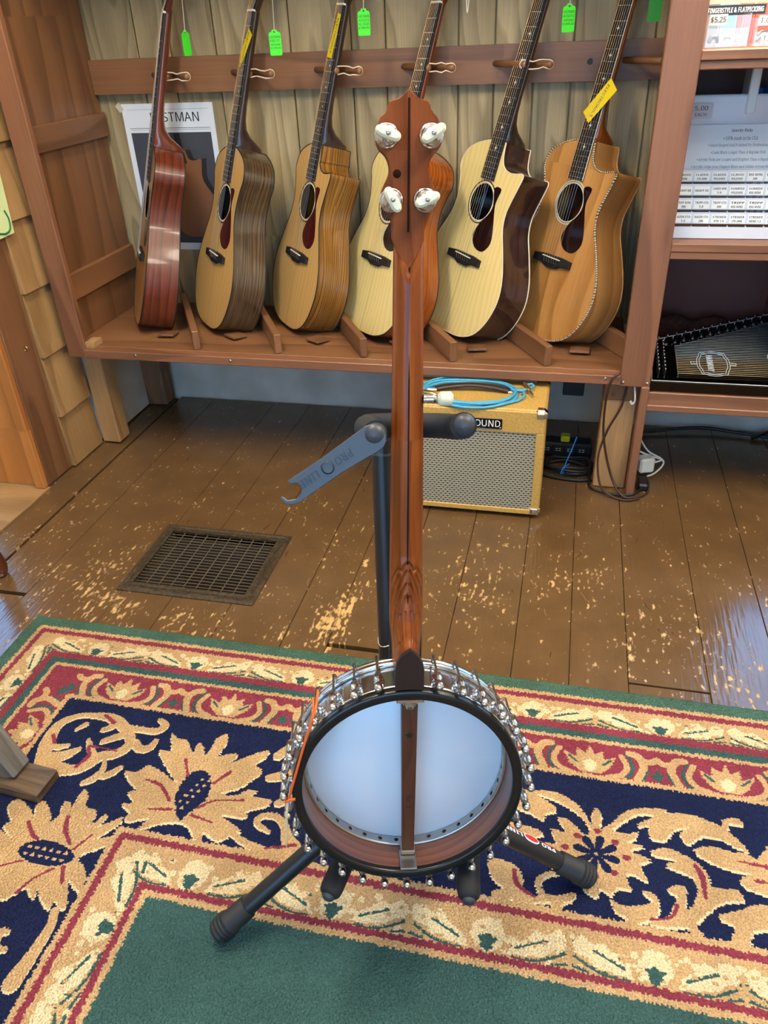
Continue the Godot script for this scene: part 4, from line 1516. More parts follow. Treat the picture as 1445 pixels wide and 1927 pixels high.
	for e in ys:
		var i: int = e[0]
		var f: float = e[1]
		var a = prof[maxi(i - 1, 0)]
		var b = prof[i]
		var c = prof[i + 1]
		var d = prof[mini(i + 2, prof.size() - 1)]
		var y: float = lerpf(b[0], c[0], f)
		var hw: float = cubic_interpolate(b[1], c[1], a[1], d[1], f)
		var dp: float = cubic_interpolate(b[2], c[2], a[2], d[2], f)
		var pw: float = lerpf(b[3], c[3], f)
		var ring3 := PackedVector3Array()
		for k in N + 1:
			var th := PI * k / N
			var s := cos(th)
			var de := dp
			if y > 0.60:
				# the neck rises out of the peghead in a V: the middle lags behind the edges
				de = neck_depth(prof, y + 0.036 * (1.0 - absf(s)) * clampf((y - 0.60) * 30.0, 0.0, 1.0))
			var z := de * pow(maxf(0.0, 1.0 - pow(absf(s), pw)), 1.0 / maxf(pw, 1.2))
			var x := hw * s
			var dn := carve(x, y, hw) if absf(s) < 0.97 else 0.0
			ring3.append(Vector3(x + 0.0005, y, -0.0705 + z + dn))
		rings.append(ring3)
	# rings run from the peghead down; reverse so that the surface faces out
	rings.reverse()
	for i in rings.size():
		var rr: PackedVector3Array = rings[i]
		rr.reverse()
		rings[i] = rr
	loft(st, rings, true, true)
	obj("neck", st, M.banjo_neck, t)
	st = mb()
	var strip := []
	for e in [[0.640, 0.0120], [0.628, 0.0150], [0.61, 0.0190], [0.50, 0.0215], [0.40, 0.0225], [0.31, 0.0240], [0.27, 0.0275], [0.245, 0.0334], [0.225, 0.0415]]:
		strip.append(Vector3(0.0005, e[0], -0.0705 + e[1] - 0.0006))
	tube(st, strip, 0.00115, 8)
	obj("centre_strip", st, M.dull_strip, t)
	st = mb()
	prism(st, spline(v2([-0.0172, 0.1515, 0.0182, 0.1515, 0.0182, 0.178, 0.0165, 0.188, 0.0105, 0.198, 0.001, 0.2065, -0.0095, 0.198, -0.0155, 0.188, -0.0172, 0.178]), 1), -0.006, 0.0005, Transform3D(Basis(), Vector3(0, 0, 0.0005)), 0.0006)
	obj("heel_cap", st, M.heel_cap, t)
	st = mb()
	prism(st, v2([-0.0155, 0.668, 0.0165, 0.668, 0.0215, 0.150, -0.0205, 0.150]), -0.0765, -0.0703, Transform3D(), 0.0005)
	obj("fingerboard", st, M.ebony, t)
	# peghead
	var out := v2([0.0, 0.806, 0.0045, 0.8010, 0.0115, 0.7965, 0.0195, 0.7940, 0.0230, 0.7850, 0.0288, 0.7800, 0.0322, 0.7705, 0.0335, 0.7590, 0.0300, 0.7510, 0.0240, 0.7450, 0.0205, 0.7370, 0.0205, 0.7280, 0.0255, 0.7175, 0.0280, 0.7100, 0.0262, 0.6970, 0.0225, 0.6905, 0.0185, 0.6840, 0.0168, 0.6740, 0.0163, 0.6640, 0.009, 0.6480, 0.0, 0.6320])
	var half := spline(out, 3)
	var poly := []
	for p in half:
		poly.append(p)
	for i in range(half.size() - 2, 0, -1):
		poly.append(Vector2(-half[i].x, half[i].y))
	st = mb()
	prism(st, poly, -0.0705, -0.0575, Transform3D(Basis(), Vector3(-0.001, 0, 0)), 0.0008)
	obj("peghead", st, M.peghead, t)
	st = mb()
	prism(st, poly, -0.0725, -0.0703, Transform3D(Basis(), Vector3(-0.001, 0, 0)))
	obj("peghead_facing", st, M.ebony, t)
	st = mb()
	bx(st, Vector3(-0.001, 0.735, -0.0575), Vector3(0.0024, 0.125, 0.0006))
	obj("centre_strip", st, M.dull_strip, t)
	st = mb()
	lathe(st, [[0.0, 0.0], [0.0042, 0.0], [0.0042, 0.0002], [0.0, 0.0002]], 16, Transform3D(RZ.basis, Vector3(-0.0130, 0.7285, -0.0575)))
	obj("wood_knot", st, M.dull_strip, t)
	st = mb()
	bx(st, Vector3(0.0005, 0.666, -0.0755), Vector3(0.032, 0.005, 0.008), 0.0008)
	obj("nut", st, M.bone, t)
	# tuners: planetary housing and pearloid button
	for q in [[-0.0232, 0.7635, -20.0], [0.0212, 0.7635, 32.0], [-0.0186, 0.7035, -60.0], [0.0160, 0.7035, 22.0]]:
		var tn = part_root("tuner", t)
		tn.position = Vector3(q[0], q[1], -0.0575)
		st = mb()
		lathe(st, [[0.0, 0.0], [0.0122, 0.0], [0.0124, 0.0012], [0.0112, 0.0022], [0.0100, 0.0026], [0.0098, 0.0085], [0.0085, 0.0098], [0.0042, 0.0102], [0.0036, 0.0125], [0.0034, 0.0165], [0.0, 0.0165]], 24, RZ)
		obj("tuner_housing", st, M.nickel, tn)
		st = mb()
		var bo := []
		for k in 24:
			var an := TAU * k / 24.0
			var rr := 0.0128 - 0.0016 * cos(2.0 * an) * 0.0
			bo.append(Vector2(rr * cos(an) * 1.02, (0.0064 + 0.0012 * cos(2.0 * an)) * sin(an)))
		prism(st, bo, 0.0150, 0.0300, Transform3D(Basis(Vector3(0, 0, 1), deg_to_rad(q[2])), Vector3.ZERO), 0.0024, true)
		obj("tuner_button", st, M.pearloid, tn)
		st = mb()
		lathe(st, [[0.0, 0.0300], [0.0026, 0.0300], [0.0022, 0.0310], [0.0, 0.0312]], 12, RZ)
		obj("button_screw", st, M.nickel, tn)
		st = mb()
		lathe(st, [[0.0, -0.026], [0.0028, -0.026], [0.0028, 0.0], [0.0, 0.0]], 12, RZ)
		obj("string_post", st, M.nickel, tn)
	# fifth string peg on the side of the neck
	var fp = part_root("fifth_string_peg", t)
	fp.position = Vector3(0.0175, 0.4955, -0.0600)
	var AX := Basis(Vector3(0, 1, 0), Vector3(1, 0, 0), Vector3(0, 0, -1))
	st = mb()
	lathe(st, [[0.0, 0.0], [0.0052, 0.0], [0.0054, 0.0015], [0.0048, 0.0030], [0.0054, 0.0045], [0.0050, 0.0090], [0.0056, 0.0100], [0.0056, 0.0125], [0.0036, 0.0140], [0.0034, 0.0170], [0.0, 0.0170]], 18, Transform3D(AX, Vector3.ZERO))
	obj("peg_housing", st, M.nickel, fp)
	st = mb()
	var fb := []
	for k in 20:
		var an := TAU * k / 20.0
		fb.append(Vector2(0.0082 * cos(an), 0.0064 * sin(an)))
	prism(st, fb, 0.0165, 0.0340, Transform3D(Basis(Vector3(0, 1, 0), Vector3(0, 0, 1), Vector3(1, 0, 0)), Vector3.ZERO), 0.0030, true)
	obj("peg_button", st, M.pearloid, fp)
	# strings, bridge and tailpiece on the front
	for k in 5:
		var x0 := 0.0195 * (k - 2) / 2.0
		var x1 := 0.0115 * (k - 2) / 2.0
		var y1 := 0.667 if k < 4 else 0.50
		st = mb()
		tube(st, [Vector3(x0 * 0.7, -0.145, -0.070), Vector3(x0, -0.060, -0.0785), Vector3(x1 * (1.0 if k < 4 else 1.3), y1, -0.0800)], 0.0004, 5)
		obj("string", st, M.steel_string, t)
	st = mb()
	for q in [-0.030, 0.0, 0.030]:
		bx(st, Vector3(q, -0.060, -0.0655), Vector3(0.017, 0.004, 0.0062), 0.0006)
	bx(st, Vector3(0, -0.060, -0.0730), Vector3(0.072, 0.003, 0.010), 0.0006)
	obj("bridge", st, M.rod, t)
	st = mb()
	bx(st, Vector3(0, -0.135, -0.0735), Vector3(0.030, 0.05, 0.003), 0.001)
	obj("tailpiece", st, M.nickel_dull, t)
	# tag on an orange string, tied to the hooks
	var tg = thing("price_tag", "narrow cream tag hanging on an orange string from the banjo hooks", "tag")
	tg.transform = t.transform
	st = mb()
	tube(st, spline([Vector3(-0.112, 0.134, -0.03), Vector3(-0.1145, 0.128, 0.004), Vector3(-0.129, 0.081, 0.0045), Vector3(-0.1450, 0.0235, 0.0045), Vector3(-0.1525, -0.006, 0.003)], 6), 0.0016, 6)
	tube(st, spline([Vector3(-0.118, 0.130, -0.02), Vector3(-0.1175, 0.122, 0.004), Vector3(-0.131, 0.075, 0.006), Vector3(-0.147, 0.018, 0.006), Vector3(-0.1525, -0.006, 0.003)], 6), 0.0015, 6)
	tube(st, [Vector3(-0.157, -0.010, 0.003), Vector3(-0.152, -0.004, 0.006), Vector3(-0.144, -0.003, 0.006)], 0.002, 6)
	obj("orange_string", st, plain(rgb(226, 98, 30), 0.7), tg)
	st = mb()
	var tw := spline([Vector3(-0.153, -0.008, 0.003), Vector3(-0.1565, -0.030, 0.004), Vector3(-0.157, -0.060, 0.003), Vector3(-0.160, -0.088, 0.000)], 5)
	tube(st, tw, [0.001, 0.003, 0.004, 0.005, 0.0055, 0.0055, 0.0055, 0.0055, 0.0053, 0.005, 0.0048, 0.0044, 0.004, 0.003, 0.002, 0.0006], 8, false, 0.3)
	obj("tag_paper", st, plain(rgb(214, 200, 160), 0.7), tg)

# ---------------------------------------------------------------- guitars (local x to the treble side, y up the neck, z out of the top)
func guitar_frame(o: Vector3, yaw: float, lean: float, roll: float) -> Transform3D:
	yaw = deg_to_rad(yaw)
	lean = deg_to_rad(lean)
	roll = deg_to_rad(roll)
	var n := Vector3(sin(yaw), 0, cos(yaw))
	var w := Vector3(cos(yaw), 0, -sin(yaw))
	var u := Vector3.UP
	var n2 := n * cos(lean) + u * sin(lean)
	var u2 := u * cos(lean) - n * sin(lean)
	var w2 := w * cos(roll) + u2 * sin(roll)
	var u3 := u2 * cos(roll) - w * sin(roll)
	return Transform3D(Basis(w2, u3, n2), o)

func outline(cut: bool, sx: float) -> Array:
	var lower := v2([0.0005, -0.018, 0.075, -0.013, 0.136, 0.012, 0.176, 0.062, 0.195, 0.125, 0.186, 0.185, 0.155, 0.25, 0.125, 0.305, 0.117, 0.345])
	var upper := v2([0.120, 0.375, 0.132, 0.41, 0.144, 0.435, 0.142, 0.46, 0.125, 0.485, 0.09, 0.503, 0.045, 0.516, 0.020, 0.518])
	var cutup := v2([0.122, 0.375, 0.135, 0.42, 0.1415, 0.447, 0.132, 0.4545, 0.105, 0.450, 0.080, 0.4495, 0.056, 0.457, 0.041, 0.473, 0.034, 0.495, 0.030, 0.518])
	var half := spline(lower + upper, 4)
	var right := spline(lower + (cutup if cut else upper), 4)
	var o := []
	for p in right:
		o.append(Vector2(p.x * sx if p.x > 0.04 else p.x, p.y))
	for i in range(half.size() - 1, -1, -1):
		o.append(Vector2(-half[i].x * (sx if half[i].x > 0.04 else 1.0), half[i].y))
	return o

func guitar(g: Dictionary):
	var t = thing("acoustic_guitar", g.label, "guitar", "acoustic guitars in the rack")
	t.transform = guitar_frame(g.at, g.yaw, g.lean, g.roll)
	var ol := outline(g.cut, g.sx)
	var n := ol.size()
	var hc := Vector2(0, 0.358)
	var hr := 0.0495
	var depth := func(y): return lerpf(g.deep, g.deep - 0.018, clampf(y / 0.5, 0.0, 1.0))
	# sides
	var st := SurfaceTool.new()
	st.begin(Mesh.PRIMITIVE_TRIANGLES)
	st.set_smooth_group(0)
	var run := 0.0
	for i in n:
		var a: Vector2 = ol[i]
		var b: Vector2 = ol[(i + 1) % n]
		var l := a.distance_to(b)
		if l < 1e-5:
			continue
		var q := [[Vector3(a.x, a.y, 0), Vector2(0, run)], [Vector3(b.x, b.y, 0), Vector2(0, run + l)], [Vector3(b.x, b.y, -depth.call(b.y)), Vector2(depth.call(b.y), run + l)], [Vector3(a.x, a.y, -depth.call(a.y)), Vector2(depth.call(a.y), run)]]
		for k in [0, 1, 2, 0, 2, 3]:
			st.set_uv(q[k][1])
			st.add_vertex(q[k][0])
		run += l
	st.generate_normals()
	inst("body_sides", st.commit(), g.side, t, Transform3D())
	# top with a round sound hole, joined by a slit below the bridge
	st = mb()
	var poly := PackedVector2Array(ol)
	for k in 33:
		var an := -PI / 2 - TAU * k / 32.0
		poly.append(hc + Vector2(cos(an), sin(an)) * hr + Vector2(-0.0004 if k == 0 else (0.0004 if k == 32 else 0.0), 0))
	cap(st, poly, 0.0, true, Transform3D())
	obj("soundboard", st, g.top, t)
	st = mb()
	var bk := PackedVector2Array(ol)
	var ix := Geometry2D.triangulate_polygon(bk)
	for i in range(0, ix.size(), 3):
		var v := []
		for k in 3:
			var p := bk[ix[i + k]]
			v.append(Vector3(p.x, p.y, -depth.call(p.y)))
		face(st, v, Vector3(0, 0.25, 0))
	obj("back", st, g.back, t)
	# binding round both edges
	var e0 := []
	var e1 := []
	for i in n:
		var p: Vector2 = ol[i]
		if i > 0 and p.distance_to(ol[i - 1]) < 1e-4:
			continue
		e0.append(Vector3(p.x, p.y, -0.0006))
		e1.append(Vector3(p.x, p.y, -depth.call(p.y) + 0.0008))
	st = mb()
	tube(st, e0, g.get("bind_r", 0.0018), 6, true)
	obj("top_binding", st, g.bind, t)
	st = mb()
	tube(st, e1, 0.0018, 6, true)
	obj("back_binding", st, g.back_bind, t)
	if g.get("rope", false):
		# rope binding: short dark slanted blocks set into the pale edge
		st = mb()
		var acc := 0.0
		for i in e0.size():
			var a: Vector3 = e0[i]
			var b: Vector3 = e0[(i + 1) % e0.size()]
			var l := a.distance_to(b)
			var s := 0.0
			while s < l:
				var p := a.lerp(b, s / l)
				var d := (b - a).normalized()
				var nn := Vector3(d.y, -d.x, 0)
				bx(st, p, Vector3(0.0052, 0.0020, 0.0052), 0.0, Basis(nn, d, Vector3(0, 0, 1)) * Basis(Vector3(0, 0, 1), 0.5))
				s += 0.0062
				acc += 1
		obj("rope_inlay", st, M.rope_dark, t)
	# rosette
	for rr in [[hr, hr + 0.0032, g.ros_a], [hr + 0.0060, hr + 0.0092, g.ros_b]]:
		st = mb()
		lathe(st, [[rr[0], 0.0], [rr[0], 0.0005], [rr[1], 0.0005], [rr[1], 0.0]], 48, Transform3D(Basis(Vector3(-1, 0, 0), Vector3(0, 0, 1), Vector3(0, 1, 0)), Vector3(hc.x, hc.y, 0)))
		obj("rosette_ring", st, rr[2], t)
	# pickguard
	st = mb()
	prism(st, spline(v2([0.040, 0.402, 0.070, 0.404, 0.064, 0.372, 0.066, 0.350, 0.084, 0.302, 0.092, 0.262, 0.068, 0.234, 0.028, 0.238, 0.006, 0.268, 0.022, 0.306, 0.045, 0.330, 0.056, 0.358]), 3, true), 0.0, 0.0011, Transform3D())
	obj("pickguard", st, g.guard, t)
	# bridge
	st = mb()
	var by := 0.200
	prism(st, spline(v2([-0.078, by - 0.010, -0.040, by - 0.012, -0.020, by - 0.020, 0.020, by - 0.020, 0.040, by - 0.012, 0.078, by - 0.010, 0.078, by + 0.010, 0.040, by + 0.014, -0.040, by + 0.014, -0.078, by + 0.010]), 1), 0.0, 0.009, Transform3D(), 0.0015)
	var br = obj("bridge", st, M.ebony, t)
	st = mb()
	bx(st, Vector3(0, by + 0.007, 0.0105), Vector3(0.074, 0.0028, 0.006), 0.0008, Basis(Vector3(0, 0, 1), -0.03))
	obj("saddle", st, M.bone, br)
	st = mb()
	lathe(st, [[0.0024, 0.0], [0.0026, 0.001], [0.0018, 0.0025], [0.0, 0.003]], 8)
	var pin := mesh_of(st)
	for k in 6:
		inst("bridge_pin", pin, M.bone if g.get("white_pins", false) else M.ebony, br, Transform3D(Basis(Vector3(1, 0, 0), PI / 2), Vector3(-0.0268 + 0.01072 * k, by - 0.008, 0.009)))
	# neck, fingerboard, frets
	var ny := 0.866
	st = mb()
	var rings := []
	for e in [[0.5185, 0.0255, 0.094], [0.528, 0.0262, 0.090], [0.538, 0.0268, 0.074], [0.552, 0.0270, 0.050], [0.570, 0.0268, 0.0335], [0.595, 0.0264, 0.0260], [0.63, 0.0258, 0.0228], [0.75, 0.0236, 0.0210], [0.868, 0.0215, 0.0195], [0.880, 0.0215, 0.0180]]:
		var ring := PackedVector3Array()
		for k in 15:
			var th := PI * k / 14.0
			ring.append(Vector3(e[1] * cos(th), e[0], -e[2] * pow(sin(th), 0.8)))
		rings.append(ring)
	loft(st, rings)
	var nk = obj("neck", st, g.neck, t)
	st = mb()
	prism(st, v2([-0.0285, 0.418, 0.0285, 0.418, 0.0218, ny - 0.001, -0.0218, ny - 0.001]), 0.0002, 0.0062, Transform3D(), 0.0006)
	var fbd = obj("fingerboard", st, M.ebony, t)
	if g.get("board_bind", false):
		for s in [-1.0, 1.0]:
			st = mb()
			tube(st, [Vector3(0.0285 * s, 0.418, 0.0045), Vector3(0.0218 * s, ny - 0.001, 0.0045)], 0.0014, 6)
			obj("fingerboard_binding", st, M.white_trim, fbd)
	st = mb()
	tube(st, [Vector3(-0.5, 0, 0), Vector3(0.5, 0, 0)], 0.0006, 6)
	var fret := mesh_of(st)
	for k in range(1, 21):
		var y := ny - 0.645 * (1.0 - pow(2.0, -k / 12.0))
		var hw := lerpf(0.0218, 0.0285, (ny - y) / (ny - 0.418))
		inst("fret", fret, M.fret, fbd, Transform3D(Basis(Vector3(hw * 1.98, 0, 0), Vector3(0, 1, 0), Vector3(0, 0, 1)), Vector3(0, y, 0.0063)))
	for k in [3, 5, 7, 9, 12, 15]:
		var y := ny - 0.645 * (1.0 - (pow(2.0, -k / 12.0) + pow(2.0, -(k - 1) / 12.0)) * 0.5)
		st = mb()
		if g.get("fancy", false):
			var sn := []
			for j in 8:
				sn.append(Vector2.from_angle(TAU * j / 8.0) * (0.0075 if j % 2 == 0 else 0.0030) * Vector2(0.8, 1.1))
			prism(st, sn, 0.006, 0.0064, Transform3D(Basis(), Vector3(0, y, 0)))
		else:
			lathe(st, [[0.0, 0.0], [0.0030, 0.0], [0.0030, 0.0003], [0.0, 0.0003]], 12, Transform3D(Basis(Vector3(1, 0, 0), PI / 2), Vector3(0, y, 0.0062)))
		obj("inlay", st, M.pearl, fbd)
	st = mb()
	bx(st, Vector3(0, ny + 0.0015, 0.0045), Vector3(0.044, 0.005, 0.0092), 0.0008)
	obj("nut", st, M.bone, t)
	# headstock with six tuners
	var hs = part_root("headstock", t)
	hs.transform = Transform3D(Basis(Vector3(1, 0, 0), deg_to_rad(-5.0)), Vector3(0, ny + 0.002, 0.004))
	st = mb()
	prism(st, v2([-0.0215, 0.0, 0.0215, 0.0, 0.033, 0.032, 0.0365, 0.165, 0.022, 0.182, 0.0, 0.178, -0.022, 0.182, -0.0365, 0.165, -0.033, 0.032]), -0.016, -0.0015, Transform3D(), 0.001)
	obj("head_slab", st, g.neck, hs)
	st = mb()
	prism(st, v2([-0.0210, 0.003, 0.0210, 0.003, 0.0325, 0.032, 0.036, 0.165, 0.0215, 0.181, 0.0, 0.177, -0.0215, 0.181, -0.036, 0.165, -0.0325, 0.032]), -0.0015, 0.0, Transform3D())
	obj("head_facing", st, M.ebony, hs)
	st = mb()
	lathe(st, [[0.0, -0.010], [0.0032, -0.010], [0.0032, 0.006], [0.0028, 0.012], [0.0, 0.0125]], 10, Transform3D(Basis(Vector3(1, 0, 0), PI / 2), Vector3.ZERO))
	for s in [1]:
		bx(st, Vector3(0.026, 0, -0.012), Vector3(0.014, 0.016, 0.007), 0.003)
		tube(st, [Vector3(0.010, 0, -0.012), Vector3(0.022, 0, -0.012)], 0.0022, 6)
	var tun := mesh_of(st)
	for k in 3:
		for s in [-1.0, 1.0]:
			inst("tuner", tun, M.nickel, hs, Transform3D(Basis(Vector3(0, 0, 1), 0.0 if s > 0 else PI), Vector3(0.021 * s, 0.045 + 0.042 * k, 0)))
	# strings
	for k in 6:
		var f := k / 5.0 - 0.5
		st = mb()
		tube(st, [Vector3(f * 0.0536, by - 0.006, 0.0105), Vector3(f * 0.0536, by + 0.007, 0.0138), Vector3(f * 0.0370, ny + 0.001, 0.0092), Vector3(f * 0.046, ny + 0.06 + 0.04 * absf(absf(f) - 0.3), -0.006)], lerpf(0.00055, 0.00032, k / 5.0), 5)
		obj("string", st, M.bronze if k < 4 else M.steel_string, t)
	return t

func build_guitars():
	var base := {"sx": 1.0, "deep": 0.112, "cut": false, "top": M.spruce, "bind": M.ebony, "back_bind": M.ebony, "ros_a": M.white_trim, "ros_b": M.ebony, "guard": M.tortoise, "neck": M.dark_neck}
	var defs := [
		{"label": "acoustic guitar with glossy red-brown mahogany sides in front of the poster", "at": Vector3(-1.381, 0.410, -2.238), "yaw": -58.0, "lean": 17.0, "roll": 2.0, "sx": 0.88, "side": M.mahog_side, "back": M.mahog, "neck": M.mahog, "top": M.koa_top, "deep": 0.105},
		{"label": "acoustic guitar with black and brown striped sides and tan spruce top", "at": Vector3(-1.126, 0.409, -2.229), "yaw": -47.7, "lean": 18.2, "roll": -0.2, "sx": 0.86, "side": M.ziri_side, "back": M.ziri, "guard": M.tortoise_red},
		{"label": "cutaway acoustic guitar with golden brown striped glossy sides", "at": Vector3(-0.868, 0.407, -2.263), "yaw": -48.7, "lean": 16.9, "roll": -1.4, "sx": 0.86, "cut": true, "side": M.waln_side, "back": M.waln, "guard": M.tortoise_red},
		{"label": "acoustic guitar with glossy amber orange sides partly hidden by the banjo", "at": Vector3(-0.611, 0.412, -2.221), "yaw": -46.2, "lean": 19.4, "roll": 0.2, "side": M.amber_side, "back": M.amber, "top": M.pale, "neck": M.mahog},
		{"label": "cutaway acoustic guitar with cream spruce top and dark rosewood sides", "at": Vector3(-0.358, 0.411, -2.262), "yaw": -46.3, "lean": 18.2, "roll": -3.0, "cut": true, "side": M.rose_side, "back": M.rose, "top": M.pale, "bind": M.white_trim, "back_bind": M.white_trim, "bind_r": 0.0014, "fancy": true},
		{"label": "cutaway acoustic guitar of honey-coloured wood throughout with white rope binding", "at": Vector3(-0.093, 0.404, -2.266), "yaw": -47.8, "lean": 15.6, "roll": -0.7, "cut": true, "side": M.koa_side, "back": M.mahog, "top": M.koa_top, "bind": M.white_trim, "back_bind": M.koa_top, "bind_r": 0.0024, "rope": true, "fancy": true, "board_bind": true, "ros_a": M.pearl, "ros_b": M.pearl, "neck": M.amber}]
	var names := ["red-brown glossy", "dark striped", "golden striped", "amber-sided", "dark rosewood", "honey-coloured"]
	for i in 6:
		var g := base.duplicate()
		g.merge(defs[i], true)
		var t = guitar(g)
		# a pale elastic loop closes the two pegs over the strings
		if i < 5:
			var x := -1.288 + 0.2585 * i
			var d := Vector3(0.676, 0, 0.737)
			var a := Vector3(x, 1.084, -2.47) + d * 0.127
			var b := Vector3(x + 0.066, 1.082, -2.47) + d * 0.127
			var ax := (b - a).normalized()
			var L := a.distance_to(b)
			var pts := []
			for k in 10:
				var an := PI / 2 + PI * k / 9.0
				pts.append(a + ax * cos(an) * 0.0105 + Vector3.UP * sin(an) * 0.0105)
			for k in 3:
				pts.append(a + d * (0.010 - 0.003 * absf(k - 1)) + ax * L * (0.3 + 0.2 * k) + Vector3.UP * (-0.0085 + 0.003 * sin(k * 2.0 + i)))
			for k in 10:
				var an := -PI / 2 + PI * k / 9.0
				pts.append(b + ax * cos(an) * 0.0105 + Vector3.UP * sin(an) * 0.0105)
			for k in 3:
				pts.append(b + d * (0.010 - 0.003 * absf(k - 1)) - ax * L * (0.3 + 0.2 * k) + Vector3.UP * (0.009 - 0.003 * sin(k * 1.7 + i)))
			var st = mb()
			tube(st, pts, 0.0017, 6, true)
			var o = obj("elastic_loop", st, M.elastic, null)
			tag(o, "cream elastic loop round the pegs holding the %s guitar" % names[i], "elastic band", "elastic loops on the pegs")
		# yellow tape across the strings
		if i in [1, 2, 5]:
			var pl: Array = {1: [0.020, 0.823, 0.052, 0.805, 0.010, 0.740, -0.011, 0.723, -0.015, 0.763], 2: [0.004, 0.846, 0.024, 0.842, 0.012, 0.736, -0.020, 0.739], 5: [0.031, 0.667, 0.065, 0.640, -0.005, 0.557, -0.036, 0.582]}[i]
			var tp = thing("yellow_tape", "yellow paper tape with handwriting stuck across the neck of the %s guitar" % names[i], "tape", "yellow tapes on guitar necks")
			tp.transform = t.transform
			var st = mb()
			prism(st, v2(pl), 0.0105, 0.0109, Transform3D())
			obj("tape", st, M.yellow_tape, tp)
			var c := Vector2.ZERO
			for v in v2(pl):
				c += v
			c /= pl.size() / 2.0
			var ang: float = {1: PI / 2 - 0.32, 2: PI / 2 - 0.16, 5: PI / 2 - 0.42}[i]
			lettering("ELECTRONICS", 0.0085, Transform3D(Basis(Vector3(0, 0, 1), ang + PI), Vector3(c.x, c.y, 0.0109)), M.ink, tp, "handwriting", 0.085)

# ---------------------------------------------------------------- amplifier and cable
func build_amplifier():
	var t = thing("guitar_amplifier", "small tan tweed guitar amplifier with woven grille under the rack", "amplifier")
	var x0 := -0.425
	var x1 := -0.028
	var zf := -1.857
	var st = mb()
	bx(st, Vector3((x0 + x1) / 2, 0.1715, -1.952), Vector3(x1 - x0, 0.317, 0.19), 0.006)
	bx(st, Vector3((x0 + x1) / 2, 0.150, -2.04), Vector3(x1 - x0 - 0.002, 0.27, 0.08), 0.004)
	for x in [x0 + 0.012, x1 - 0.020]:
		bx(st, Vector3(x, 0.170, -2.035), Vector3(0.032 if x > -0.2 else 0.022, 0.310, 0.10), 0.005)
	obj("cabinet", st, M.tweed, t)
	st = mb()
	bx(st, Vector3((x0 + x1) / 2 - 0.008, 0.290, -2.058), Vector3(x1 - x0 - 0.07, 0.012, 0.05), 0.002)
	var cp = obj("control_panel", st, M.gloss_black, t)
	st = mb()
	lathe(st, [[0.0, 0.0], [0.008, 0.0], [0.008, 0.010], [0.006, 0.014], [0.0, 0.014]], 14)
	var knob := mesh_of(st)
	for k in 7:
		inst("knob", knob, M.ebony if k % 3 else M.bone, cp, Transform3D(Basis(), Vector3(-0.36 + 0.045 * k, 0.296, -2.06)))
	# front frame and grille
	st = mb()
	for b in [[Vector3((x0 + x1) / 2, 0.296, zf), Vector3(x1 - x0 - 0.004, 0.062, 0.012)], [Vector3((x0 + x1) / 2, 0.021, zf), Vector3(x1 - x0 - 0.004, 0.016, 0.012)], [Vector3(x0 + 0.014, 0.147, zf), Vector3(0.024, 0.237, 0.012)], [Vector3(x1 - 0.012, 0.147, zf), Vector3(0.022, 0.237, 0.012)]]:
		bx(st, b[0], b[1], 0.002)
	obj("front_frame", st, M.tweed, t)
	var im := Image.create(32, 32, false, Image.FORMAT_RGB8)
	im.fill(rgb(140, 136, 118))
	for r in 4:
		im.fill_rect(Rect2i(0, r * 8, 32, 2), rgb(196, 192, 168))
		im.fill_rect(Rect2i(0, r * 8 + 2, 32, 1), rgb(104, 98, 84))
		for c in 4:
			im.fill_rect(Rect2i((c * 8 + (4 if r % 2 else 0)) % 32, r * 8 + 3, 3, 4), rgb(40, 36, 36))
	var gm := plain(Color.WHITE, 0.8)
	gm.albedo_texture = ImageTexture.create_from_image(im)
	gm.uv1_triplanar = true
	gm.uv1_scale = Vector3(20, 36, 20)
	st = mb()
	bx(st, Vector3((x0 + x1) / 2, 0.148, zf - 0.001), Vector3(x1 - x0 - 0.03, 0.26, 0.006), 0.001)
	obj("grille_cloth", st, gm, t)
	# badge
	st = mb()
	bx(st, Vector3(-0.215, 0.2885, zf + 0.006), Vector3(0.150, 0.030, 0.003), 0.0008)
	var bd = obj("badge", st, M.gloss_black, t)
	st = mb()
	for b in [[Vector3(-0.215, 0.3030, zf + 0.0078), Vector3(0.150, 0.0009, 0.001)], [Vector3(-0.215, 0.2742, zf + 0.0078), Vector3(0.150, 0.0009, 0.001)], [Vector3(-0.1404, 0.2885, zf + 0.0078), Vector3(0.0009, 0.0288, 0.001)]]:
		bx(st, b[0], b[1])
	obj("badge_border", st, M.nickel, bd)
	lettering("SOUND", 0.0185, Transform3D(Basis(), Vector3(-0.1855, 0.2893, zf + 0.0075)), M.paper_white, bd, "lettering", 0.080, false, true)
	lettering("®", 0.0040, Transform3D(Basis(), Vector3(-0.1452, 0.2785, zf + 0.0075)), M.paper_white, bd)
	# chrome corners, feet
	st = mb()
	bx(st, Vector3(0, 0, 0.0), Vector3(0.034, 0.030, 0.034), 0.009)
	var cor := mesh_of(st)
	for p in [Vector3(x1 - 0.0140, 0.3175, -1.8650), Vector3(x1 - 0.0140, 0.0260, -1.8650), Vector3(x0 + 0.0140, 0.3175, -1.8650), Vector3(x0 + 0.0140, 0.0260, -1.8650), Vector3(x1 - 0.0155, 0.313, -2.070), Vector3(x0 + 0.0155, 0.313, -2.070)]:
		inst("corner_cap", cor, M.chrome, t, Transform3D(Basis(), p))
	st = mb()
	lathe(st, [[0.0, 0.0], [0.013, 0.0], [0.014, 0.012], [0.0, 0.012]], 14)
	var ft := mesh_of(st)
	for p in [Vector3(-0.39, 0.001, -1.89), Vector3(-0.06, 0.001, -1.89), Vector3(-0.39, 0.001, -2.04), Vector3(-0.06, 0.001, -2.04)]:
		inst("rubber_foot", ft, M.rubber, t, Transform3D(Basis(), p))
	# leather handle
	st = mb()
